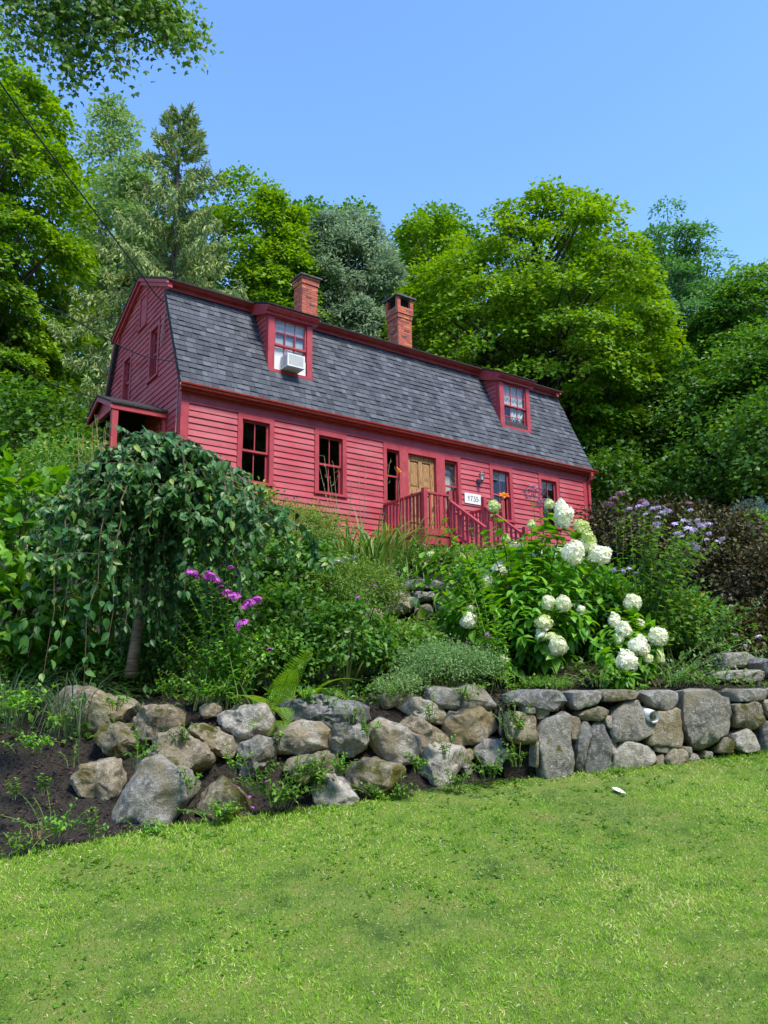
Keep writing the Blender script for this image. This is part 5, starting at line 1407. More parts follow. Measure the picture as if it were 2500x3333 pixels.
# weeping cherry
cb = root_at(285, 1452, 8.2)
ch = thing('weeping_cherry', 'weeping cherry with a leaning grey trunk and a dome of dark hanging leaves', 'tree', cb)
ZV = lambda u, v, y=8.2: at(u, v, y) - cb
trunk = np.array([ZV(283, 1462), ZV(291, 1400), ZV(303, 1320), ZV(318, 1245), ZV(333, 1165), ZV(345, 1085), ZV(352, 1020), ZV(350, 972)])
g = Geo(); g.tube(trunk, [.062, .055, .052, .05, .046, .042, .038, .03], 10)
g.build('trunk', M['cherrybark'], ch, smooth=True)
lv = Leaves(); g = Geo()
top = trunk[-1]
hang = []
for i in range(84):
    a = i * 2.39996; r = rng.uniform(.12, .78) * (1 + .15 * math.cos(a)) * (1 + .22 * math.sin(a * 2.3)); low = rng.uniform(.1, .95) ** 1.3
    hang.append((a, r, low))
def cherry_branch(e_out, e_low, n, tnt, up=.18, th=.014, start=None, lf=1.0):
    s = (top if start is None else start) + np.array([0, 0, rng.uniform(-.12, .02)])
    rr_ = float(np.linalg.norm(e_out)); sh = s + e_out + np.array([0, 0, -.52 * rr_])
    s = s + unit(e_out) * rng.uniform(0, .16) + rnd(1, .03)[0]; kn = rnd(1, .11)[0] * rr_
    p = np.concatenate([bez(s, s + e_out * rng.uniform(.35, .7) + np.array([0, 0, up * .9 - .1 * rr_]) + kn, sh, 8), bez(sh, sh + e_out * .16 + np.array([0, 0, -.25]), e_low, 10)[1:]])
    p[1:-1] += rnd(len(p) - 2, .022); g.tube(p, np.linspace(th * .62, .0018, len(p)), 5)
    P, Tn = along(p, n, .02, 1.0, .02)
    k = np.arange(n); side = unit(np.cross(Tn, [0.2, .1, 1.0])) * np.where(k % 2, 1, -1)[:, None]
    D = side * .6 + np.array([0, -.1, -.5]) + Tn * .25 + rnd(n, .4)
    N = np.array([0, -.4, .75]) + side * .35 + rnd(n, .45)
    lv.add(P + cb + rnd(n, .03), D, N, rng.uniform(.045, .10, n) * lf, tnt + rng.normal(size=n) * .2)
    # short side twigs
    for q in range(6):
        j = int(len(p) * rng.uniform(.12, .8)); b = p[j]; d2 = rnd(1, .2)[0]; d2[2] = -abs(d2[2]) * rng.uniform(-.5, 1.2) - .08
        pp = bez(b, b + d2 * .5 + np.array([0, 0, .05]), b + d2, 6); g.tube(pp, np.linspace(.004, .002, 6), 4)
        m = 11; P, Tn = along(pp, m, .1, 1); k = np.arange(m); side = unit(np.cross(Tn, [0.2, .1, 1.0])) * np.where(k % 2, 1, -1)[:, None]
        lv.add(P + cb, side * .6 + np.array([0, -.1, -.6]) + rnd(m, .3), np.array([0, -.5, .6]) + rnd(m, .3), rng.uniform(.05, .09, m) * lf, tnt + rng.normal(size=m) * .2)
hang += [(rng.uniform(-2.3, -.8), rng.uniform(.25, .75), rng.uniform(.3, .9)) for _ in range(18)]
for a, r, low in hang:
    e = np.array([math.cos(a) * r, math.sin(a) * r * .62, 0])
    e_low = top + e * 1.22; e_low[2] = min(top[2] - .62 * r - .2, top[2] * (1 - min(.92, (.25 + .62 * low))))
    cherry_branch(e, e_low, int(84 + 60 * low), .36, up=rng.uniform(-.12, .34))
for (u, v, y, n) in ((720, 1232, 7.9, 60), (640, 1200, 7.8, 55), (560, 1180, 7.7, 50), (90, 1480, 7.4, 60), (130, 1400, 7.5, 55), (60, 1420, 7.7, 55), (180, 1500, 7.3, 60), (110, 1300, 7.7, 50), (215, 1340, 7.4, 50), (160, 1250, 7.7, 50), (520, 1330, 7.5, 55), (470, 1240, 7.6, 50), (410, 1180, 7.6, 45), (245, 1200, 7.6, 45), (320, 1150, 7.5, 40), (600, 1130, 8.0, 60), (540, 1240, 7.7, 60), (480, 1180, 7.6, 55), (40, 1360, 7.6, 60), (150, 1340, 7.6, 55), (200, 1280, 7.6, 50), (230, 1400, 7.3, 50), (400, 1290, 7.5, 50)):
    e_low = ZV(u, v, y); e = (e_low - top); e[2] = 0
    cherry_branch(e * .8, e_low, int(n * 1.2), .6 + rng.normal() * .08, up=.12, th=.016, lf=1.25)
g.build('branches', M['twig'], ch)
emit(lv, ch, 'cherry', 'oval', .66, 300)

# big-leaved shrub at the left edge
for (u, v, y, r, nm, lab, tn, ncl) in ((45, 1180, 8.9, (.72, .6, .85), 'broad_leaved_shrub', 'bright green broad leaved shrub at the left edge of the garden', .55, 130), (20, 1350, 8.5, (.8, .5, .55), 'broad_leaved_shrub', 'darker low part of the hedge of broad leaves cut by the left edge', .3, 110)):
    c = at(u, v, y)
    shrub(nm, lab, c, r, 'bright', ncl, 9, .17, shape='oval', wr=.66, nobj=170, tint=tn, spread=.10, droop=.15, up=.9, stemmat='redstem')
def fine(u, v, y, r, mat, ncl, per, L, name, label, shape='quad', wr=.55, nobj=0, **kw):
    kw.setdefault('stemmat', 'stem')
    return shrub(name, label, at(u, v, y), r, mat, ncl, per, L, shape=shape, wr=wr, nobj=nobj, **kw)
fine(155, 1020, 10.8, (.62, .5, .38), 'mid', 130, 26, .06, 'leafy_shrub', 'small leaved green shrub left of the porch posts, behind the broad leaves', tint=.6, spread=.09)
fine(250, 1080, 10.0, (.5, .4, .42), 'feather', 110, 24, .07, 'leafy_shrub', 'pale green shrub behind the cherry on the left', tint=.5, spread=.09)
fine(635, 1150, 11.2, (.62, .6, .36), 'feather', 200, 50, .038, 'feathery_shrub', 'yellow green feathery shrub under the second window', tint=.62, spread=.09, shell=.6)
fine(545, 1075, 10.6, (.22, .2, .22), 'feather', 40, 22, .06, 'feathery_shrub', 'small yellowish shrub below the first window', tint=.85, spread=.06)
fine(765, 1285, 9.3, (.55, .5, .36), 'feather', 200, 52, .034, 'feathery_shrub', 'rounded feathery shrub with tan seed heads in the middle of the bed', tint=.55, spread=.08, shell=.6)
fine(640, 1240, 9.6, (.55, .4, .38), 'mid', 130, 26, .07, 'leafy_shrub', 'green shrub filling the bed behind the pink phlox', shape='oval', wr=.8, tint=.4, spread=.09)
fine(745, 1395, 8.35, (.46, .35, .42), 'mid', 130, 13, .065, 'glossy_shrub', 'dark shrub with small pointed leaves right of the fern', shape='oval', wr=.8, nobj=150, tint=.32, spread=.07, droop=.3)
fine(640, 1350, 8.6, (.45, .3, .4), 'mid', 110, 13, .07, 'glossy_shrub', 'dark leafy shrub behind the upright fern frond', shape='oval', wr=.8, nobj=60, tint=.35, spread=.08)
fine(965, 1445, 8.0, (.50, .36, .23), 'catmint', 300, 34, .026, 'catmint', 'low grey green catmint mound spilling over the boulders', cat='plant', tint=.55, spread=.055, lo=-.2, shell=.55, stemmat='stem', stems=14)
fine(870, 1485, 7.75, (.25, .2, .13), 'catmint', 90, 26, .026, 'catmint', 'small browned catmint tuft at the left foot of the grey green mound', cat='plant', tint=.75, spread=.05, lo=-.2, shell=.5, stemmat='dry')
for i, (u, v, y, r, ncl, lab) in enumerate(((1480, 1190, 11.5, (1.15, .8, .62), 330, 'dark purple ninebark behind the lavender flowers'), (1640, 1290, 10.8, (.72, .6, .75), 260, 'purple brown ninebark at the right edge'), (1340, 1160, 12.5, (.55, .5, .5), 150, 'purple ninebark next to the downspout'))):
    fine(u, v, y, r, 'purple', ncl, 30, .065, 'ninebark', lab, shape='quad', wr=.7, tint=.45, spread=.11, shell=.62, group='purple leaved shrubs right of the house')
fine(1640, 1165, 14.5, (.5, .4, .42), 'bright', 120, 30, .06, 'golden_shrub', 'yellow green shrub at the right edge above the ninebark', tint=.75, spread=.1)
fine(1628, 1130, 15.5, (.36, .3, .42), 'blue', 110, 30, .06, 'blue_spruce', 'small blue spruce at the right edge under the oak', wr=.3, tint=.5, spread=.09, cat='tree')

for i, (u, v, y, r, mt, ncl, L_, tn, lab) in enumerate([
    (470, 1330, 9.0, (.7, .4, .45), 'mid', 150, .075, .3, 'dark green foliage behind the phlox and the cherry trunk'),
    (300, 1290, 9.6, (.8, .45, .5), 'mid', 160, .075, .3, 'shaded foliage behind the cherry trunk'),
    (450, 1180, 10.6, (.9, .5, .5), 'mid', 170, .08, .35, 'green perennials hidden behind the cherry crown'),
    (880, 1415, 8.8, (.42, .35, .26), 'mid', 120, .06, .42, 'small green shrub left of the catmint mound'),
    (1060, 1340, 9.9, (.55, .4, .42), 'hydra', 150, .09, .35, 'leafy perennials below the stoop left of the hydrangea'),
    (960, 1228, 13.0, (.6, .4, .2), 'strap', 130, .09, .5, 'bright green perennials at the foot of the stoop'),
    (1120, 1245, 11.6, (.8, .4, .36), 'hydra', 150, .09, .42, 'green perennials between hydrangea and front wall'),
    (1250, 1330, 10.2, (.8, .5, .6), 'hydra', 170, .09, .3, 'dark foliage between the two hydrangeas'),
    (1440, 1370, 10.0, (.8, .5, .55), 'mid', 170, .08, .3, 'dark leafy base below the bee balm'),
    (1620, 1390, 10.2, (.8, .4, .4), 'purple', 150, .06, .45, 'low ninebark growth above the pale slab'),
    (600, 1420, 8.3, (.55, .3, .3), 'mid', 130, .06, .3, 'dark ground level foliage behind the fern'),
    (340, 1440, 8.7, (.7, .3, .3), 'mid', 110, .06, .25, 'dark ground level foliage behind the cherry trunk foot'),
    (120, 1450, 8.6, (.7, .3, .4), 'mid', 120, .07, .28, 'shaded foliage behind the fine grass'),
    (860, 1395, 9.2, (.4, .3, .22), 'feather', 90, .05, .5, 'feathery plants beside the short upper wall')]):
    fine(u, v, y, r, mt, ncl, 26, L_, 'leafy_perennial', lab, shape='quad', wr=.62, tint=tn + .17, spread=.11, cat='plant', shell=.5, stemmat='stem', stems=10)

# tall perennials made of leafy stems with a flower head on each
def dome_head(n, mat, petals, r, plen, seed, flat=.6):
    g = Geo(); r_ = np.random.default_rng(seed)
    for k in range(n):
        d = unit(r_.normal(size=3)); d[2] = abs(d[2]); p = d * np.array([1, 1, flat]) * r * r_.uniform(.75, 1.05)
        nn = unit(d + np.array([0, 0, .35]) + r_.normal(size=3) * .3); t1 = unit(np.cross(nn, r_.normal(size=3))); t2 = np.cross(nn, t1)
        for q in range(petals):
            a = q * 2 * math.pi / petals; u = t1 * math.cos(a) + t2 * math.sin(a); v = np.cross(nn, u)
            g.add([p, p + u * plen * .55 - v * plen * .36, p + u * plen, p + u * plen * .55 + v * plen * .36], [(0, 1, 2, 3)], np.clip(.5 + r_.normal() * .25, 0, 1))
    me = g.mesh('flower_head'); me.materials.append(M[mat]); return me
def daisy_head(mat, seed, n=26, L=.03):
    g = Geo(); r_ = np.random.default_rng(seed)
    for k in range(n):
        a = k * 2.4; d = np.array([math.cos(a), math.sin(a), r_.uniform(-.1, .8)]); d = unit(d); s = np.cross(d, [0, 0, 1.0]) * .0045
        e = d * L * r_.uniform(.7, 1.1); m_ = e * .6 + np.array([0, 0, .004])
        g.add([(0, 0, 0), m_ - s, e + np.array([0, 0, -.006]), m_ + s], [(0, 1, 2, 3)], r_.random())
    me = g.mesh('flower_head'); me.materials.append(M[mat]); return me
PH = [dome_head(26, 'phlox', 5, .052, .017, i, .7) for i in range(3)] + [dome_head(7, 'phlox', 5, .028, .016, 9, .6)]
JP = [dome_head(120, 'mauve', 3, .09, .013, 20 + i, .55) for i in range(2)]
BB = [daisy_head('lavender', i) for i in range(4)]
def perennial(name, label, base, stems, mat, L, heads=None, hs=1.0, nleaf=22, shape='oval', wr=.75, nobj=0, cat='plant', droop=.2, group=None, tint=.5, a=.15, grow=-.45, stemmat='stem', spread=.1, bend=.6):
    t = thing(name, label, cat, base, group); base = np.array(base)
    lv = Leaves(); g = Geo()
    for (u, v, y, k) in stems:
        p = at(u, v, y) - base; b0 = np.array([rng.normal() * spread, rng.normal() * spread, -.03])
        path = bez(b0, np.array([p[0] * (1 - bend), p[1] * .5, p[2] * .62]), p, 14)
        g.tube(path, np.linspace(.006, .0022, 14), 4)
        stem_leaves(lv, path + base, nleaf, L, a=a, b=.96, droop=droop, tint=tint, grow=grow)
        if heads is not None and k is not None:
            place(heads[k % len(heads)], 'flower_head', t, p, (rng.normal() * .25, rng.normal() * .25, rng.uniform(0, 6)), hs * rng.uniform(.8, 1.2))
    g.build('stem', M[stemmat], t)
    emit(lv, t, mat, shape, wr, nobj)
    return t
perennial('phlox', 'magenta garden phlox under the cherry branches', root_at(490, 1500, 7.55),
    [(413, 1240, 7.2, 0), (452, 1246, 7.15, 1), (497, 1228, 7.2, 3), (490, 1282, 7.2, 2), (541, 1302, 7.2, 0), (525, 1350, 7.2, 1), (583, 1405, 7.3, 3), (468, 1256, 7.2, 2), (508, 1290, 7.2, 1), (532, 1312, 7.25, 2), (425, 1250, 7.25, 3), (555, 1298, 7.3, 1), (512, 1362, 7.2, 3), (478, 1270, 7.2, 3), (430, 1330, 7.3, None), (470, 1380, 7.2, None), (395, 1370, 7.3, None), (450, 1310, 7.3, None), (560, 1360, 7.3, None), (500, 1330, 7.2, None), (380, 1320, 7.4, None), (350, 1380, 7.4, None), (410, 1290, 7.4, None), (600, 1330, 7.4, None), (620, 1380, 7.4, None), (545, 1400, 7.3, None), (440, 1400, 7.2, None)], 'hydra', .085, PH, 1.1, nleaf=30, nobj=200, tint=.5, shape='oval', wr=.7, spread=.16)
perennial('phlox', 'two magenta phlox stems in the feathery shrub', root_at(780, 1440, 8.9), [(775, 1294, 8.7, 0), (805, 1265, 8.8, 3), (790, 1330, 8.7, None)], 'mid', .08, PH, 1.0, nleaf=22, tint=.4)
perennial('phlox', 'small magenta phlox at the foot of the tall hydrangea', root_at(1060, 1470, 8.4), [(1052, 1372, 8.2, 3), (1058, 1378, 8.2, 3)], 'mid', .07, PH, 1.1, nleaf=14, tint=.45)
perennial('bellflower', 'lilac bellflowers at the edge of the feathery shrub', root_at(735, 1330, 9.5), [(728, 1213, 9.3, 0), (738, 1216, 9.3, 1), (762, 1208, 9.4, 2), (715, 1222, 9.3, 3), (745, 1205, 9.4, 1)], 'mid', .05, BB, 1.6, nleaf=14, tint=.5)
perennial('yellowing_phlox', 'low phlox with yellowing leaves in front of the cherry trunk', root_at(430, 1500, 7.6), [(380, 1420, 7.5, None), (420, 1400, 7.5, None), (455, 1430, 7.45, None), (400, 1460, 7.4, None), (350, 1450, 7.6, None), (440, 1470, 7.4, None), (470, 1440, 7.5, None), (410, 1440, 7.4, None)], 'mid', .065, None, nleaf=22, tint=.75, nobj=60, spread=.18)
perennial('goldenrod', 'tall unopened goldenrod stems with narrow leaves left of the hydrangea blooms', root_at(1080, 1475, 8.3), [(1015, 1130, 8.6, None), (1050, 1180, 8.3, None), (1110, 1290, 8.1, None), (1035, 1260, 8.2, None), (1075, 1320, 8.1, None), (990, 1230, 8.5, None), (1000, 1290, 8.3, None), (1095, 1390, 8.0, None), (1045, 1140, 9.0, None), (965, 1130, 9.4, None)], 'hydra', .085, None, nleaf=56, shape='narrow', wr=.42, tint=.6, nobj=120, grow=-.5, droop=.1)
b3 = root_at(1395, 1478, 9.3)
bs = []
for i in range(44):
    u = float(np.clip(rng.normal(1500, 45), 1385, 1575)); v = 1140 + (u - 1480) * .25 + rng.normal() * 28
    bs.append((u, max(1085, v), 9.3 + rng.normal() * .2, i))
for (u, v) in ((1325, 1232), (1345, 1235), (1360, 1230), (1380, 1095), (1395, 1112), (1410, 1100), (1420, 1118), (1360, 1100), (1440, 1105), (1375, 1240), (1395, 1090)):
    bs.append((u, v, 9.4, u))
perennial('bee_balm', 'lavender bee balm with long leaning stems right of the hydrangea', b3, bs[:26] + bs[44:], 'mid', .13, BB, 1.9, nleaf=30, shape='oval', wr=.55, nobj=150, tint=.45, a=.2, spread=.14, bend=.75, grow=-.5)
perennial('bee_balm', 'sprawling grey green stems with a few lilac flowers over the right wall', root_at(1420, 1480, 8.8), [(1470, 1455, 8.35, None), (1600, 1440, 8.4, None), (1550, 1450, 8.35, None), (1650, 1445, 8.5, None), (1500, 1400, 8.6, None), (1560, 1385, 8.7, None), (1590, 1372, 8.8, 0), (1610, 1395, 8.7, 1), (1640, 1375, 8.8, 2), (1530, 1420, 8.5, None), (1570, 1415, 8.6, 3), (1660, 1400, 8.8, None), (1480, 1440, 8.4, None), (1540, 1370, 8.9, None), (1450, 1420, 8.5, None), (1620, 1425, 8.6, None)], 'catmint', .075, BB, 1.1, nleaf=20, shape='oval', wr=.6, nobj=80, tint=.35, spread=.1, bend=.5)
perennial('leaning_stem_shrub', 'blue green leafy branch reaching across the purple ninebark', root_at(1500, 1440, 9.6), [(1655, 1285, 9.2, None), (1600, 1300, 9.2, None), (1640, 1310, 9.3, None), (1570, 1310, 9.3, None)], 'cherry', .085, None, nleaf=20, nobj=40, tint=.75, a=.45)
perennial('joe_pye_weed', 'tall mauve joe pye weed in front of the right windows', root_at(1165, 1440, 10.2), [(1153, 1066, 10.2, 0), (1181, 1092, 10.3, 1)], 'hydra', .11, JP, 1.6, nleaf=22, tint=.5, stemmat='redstem')
perennial('joe_pye_weed', 'group of dusky joe pye weed heads above the ninebark', root_at(1400, 1420, 11), [(1388, 1086, 11, 0), (1488, 1088, 11, 1), (1340, 1068, 11.2, 0), (1325, 1078, 11.2, 1), (1315, 1090, 11.3, 0), (1430, 1110, 11, None)], 'hydra', .10, JP, .8, nleaf=26, tint=.45, stemmat='redstem')
perennial('solidago', 'bright green leafy stems left of the ninebark', root_at(1345, 1420, 10.6), [(1350, 1110, 10.6, None), (1330, 1130, 10.7, None), (1375, 1150, 10.5, None), (1310, 1170, 10.6, None), (1340, 1200, 10.4, None), (1400, 1180, 10.5, None), (1420, 1150, 10.6, None), (1300, 1220, 10.4, None), (1365, 1220, 10.4, None), (1440, 1190, 10.5, None)], 'hydra', .10, None, nleaf=28, shape='narrow', wr=.5, tint=.55, nobj=40)

# day lilies and other strap leaves
t = strap_clump('daylily', 'large day lily clump with orange flowers left of the stoop steps', root_at(800, 1250, 13.2), 240, 1.0, 'strap', spread=.85, arch=(.25, 1.3), w=.036)
DL = []
for i in range(2):
    g = Geo()
    for k in range(6):
        a = k * math.pi / 3; d = np.array([math.cos(a), math.sin(a), 0]); s = np.cross([0, 0, 1.0], d)
        V = []
        for j in range(5):
            f = j / 4; c = d * (.012 + .06 * f ** 1.3) + np.array([0, 0, .07 * math.sin(f * 1.7) - .03 * f * f]); w = .018 * math.sin(math.pi * (.12 + .82 * f))
            V += [c - s * w, c + s * w]
        g.add(V, [(2 * j, 2 * j + 1, 2 * j + 3, 2 * j + 2) for j in range(4)], random.random())
    me = g.mesh('flower'); me.materials.append(M['orange']); DL.append(me)
base = np.array(t.location); g = Geo()
for i, (u, v, y, fl) in enumerate(((858, 1020, 12.4, 1), (1088, 1076, 11.5, 0), (870, 985, 12.6, 0), (842, 1000, 12.5, 0), (700, 985, 12.8, 0), (690, 1010, 12.7, 0), (720, 1000, 12.9, 0), (790, 985, 12.8, 0), (760, 1040, 12.6, 0), (960, 1020, 12.2, 0), (985, 1035, 12.2, 0), (775, 1000, 12.9, 0), (712, 1030, 12.6, 0))):
    p = at(u, v, y) - base; b0 = np.array([p[0] * .7 + rng.normal() * .1, p[1] * .4, 0])
    if i == 1: continue
    path = bez(b0, b0 * .4 + p * .6 + np.array([0, 0, -.1]), p, 10); g.tube(path, np.linspace(.006, .003, 10), 4)
    for q in range(3):
        e = path[-1 - q] + rnd(1, .035)[0] + np.array([0, 0, .05]); g.tube([path[-1 - q], e, e + np.array([0, 0, .045])], [.002, .004, .001], 4)
    if fl: place(DL[0], 'flower', t, p, (.9, .3, 1.0), 1.15)
g.build('flower_stalk', M['dry'], t, kind='stuff')
dl = thing('daylily', 'single orange day lily flower rising in front of the window right of the number board', 'plant', root_at(1085, 1300, 11.2))
p = at(1088, 1076, 11.2) - np.array(dl.location)
Geo().tube(bez((0, 0, 0), (0, .05, p[2] * .6), p, 8), np.linspace(.006, .003, 8), 4).build('flower_stalk', M['stem'], dl)
place(DL[1], 'flower', dl, p, (.7, -.3, .4), 1.2)
yd = [dome_head(9, 'yellow', 5, .03, .02, 70, .4)]
perennial('coreopsis', 'a few yellow flowers under the second window', root_at(715, 1200, 12.6), [(703, 1126, 12.5, 0), (712, 1124, 12.5, 0), (722, 1127, 12.5, 0), (690, 1130, 12.5, 0)], 'mid', .06, yd, 1.0, nleaf=14)
strap_clump('iris_clump', 'upright yellow green iris leaves behind the cherry trunk on the left', root_at(255, 1330, 9.2), 60, .95, 'strap', spread=.3, arch=(.1, .7), w=.035)
strap_clump('strap_leaf_plant', 'long pale strap leaves beside the fern', root_at(500, 1490, 7.6), 16, .72, 'strap', spread=.09, arch=(.4, 1.2), w=.03, lean=.4)
strap_clump('iris_clump', 'strap leaves under the steps behind the hydrangea', root_at(905, 1220, 12.3), 60, .55, 'strap', spread=.45, arch=(.5, 1.5), w=.03)
strap_clump('ornamental_grass', 'fountain of fine blue green grass left of the cherry trunk', root_at(160, 1500, 7.6), 130, .78, 'blade', spread=.16, arch=(.7, 1.7), w=.012, lean=.45, leafname='blade')
strap_clump('ornamental_grass', 'fine grass tuft at the left edge below the broad leaves', root_at(25, 1480, 7.6), 80, .75, 'blade', spread=.15, arch=(.5, 1.5), w=.012, lean=.4, leafname='blade')
strap_clump('dry_grass_tuft', 'withered straw coloured tuft on the bark mulch', lawnp := np.array([*at(85, 1745, 6.35)[:2], gz(at(85, 1745, 6.35)[0], 6.35)]), 34, .2, 'chips', spread=.05, arch=(.5, 1.6), w=.012, lean=.6, leafname='blade')
M['chips_dry'] = M['dry']
for k_, vs in list(_lv.items()):
    if k_[0] == 'strap' and k_[1] == 'chips':
        for me in vs: me.materials[0] = M['dry']

# dried stalks by the porch
t = thing('dried_stalks', 'bundle of dry tan stalks standing left of the porch posts', 'dry stalks', root_at(205, 1075, 10.4))
base = np.array(t.location)
for i in range(15):
    u = 205 + rng.normal() * 22; p = at(u, rng.uniform(895, 990), 10.3 + rng.normal() * .15) - base; b0 = np.array([rng.normal() * .1, rng.normal() * .08, .0])
    g = Geo(); path = bez(b0, b0 * .5 + p * .5 + rnd(1, .04)[0], p, 10); g.tube(path, np.linspace(.007, .002, 10), 4)
    for q in range(3): g.tube([path[6 + q], path[6 + q] + np.array([rng.normal() * .05, 0, .09]), path[6 + q] + np.array([rng.normal() * .09, 0, .2])], [.002, .0018, .001], 3)
    g.build('stalk', M['dry'], t)

# ferns
def frond_mesh(i):
    g = Geo(); n = 24; ar = .45 + .25 * i
    def c(f): return np.array([f * math.sin(ar * f) , 0, f * math.cos(ar * f * 1.1)])
    g.tube([c(f) for f in np.linspace(0, 1, 9)], np.linspace(.006, .0015, 9), 4, .3)
    for k in range(n):
        f = .12 + .87 * k / n; p = c(f); t = unit(c(f + .02) - c(f - .02)); L = .25 * math.sin(math.pi * min(1, (1.02 - f) * .62 + .05)) ** .9 * (.35 + .65 * min(1, (f) * 3.2))
        for s in (-1, 1):
            d = unit(np.array([0, s, 0]) + t * .42 + np.array([0, 0, -.06])); m = 6
            for j in range(m):
                q = p + d * L * (j + .3) / m; w = L * .075 * (1 - .75 * j / m) + .002
                g.add([q, q + t * w * 1.6 + d * L / m * .5, q + d * L / m * 1.05, q - t * w * 1.3 + d * L / m * .5], [(0, 1, 2, 3)], .35 + .5 * random.random())
    me = g.mesh('frond'); me.materials.append(M['fern']); return me
FR = [frond_mesh(i) for i in range(4)]
def fern(label, base, fronds):
    t = thing('fern', label, 'fern', base)
    for (k, rz_, lean, L) in fronds: place(FR[k], 'frond', t, (0.03 * math.cos(rz_), .03 * math.sin(rz_), 0), (0, lean, rz_), L)
fern('tall bright fern with an upright frond behind the flat slab', root_at(598, 1500, 7.42), [(0, -.6, .10, .70), (0, -1.1, .28, .55), (1, -2.4, .5, .5), (2, -.4, .75, .52), (2, -2.0, .8, .45), (1, .3, .6, .5), (3, 3.0, .7, .45), (1, 1.4, .3, .5), (2, -1.2, .7, .42)])
fern('low spreading fern drooping over the top boulders', root_at(600, 1530, 7.35), [(3, -1.2, .7, .3), (3, -.5, .8, .32), (2, -2.2, .8, .3), (3, -1.7, .6, .26), (2, .2, .7, .28)])
fern('half hidden fern at the right of the phlox', root_at(660, 1470, 7.9), [(2, -.6, .6, .5), (2, -1.4, .6, .45), (1, -.1, .5, .55), (3, .5, .8, .5)])

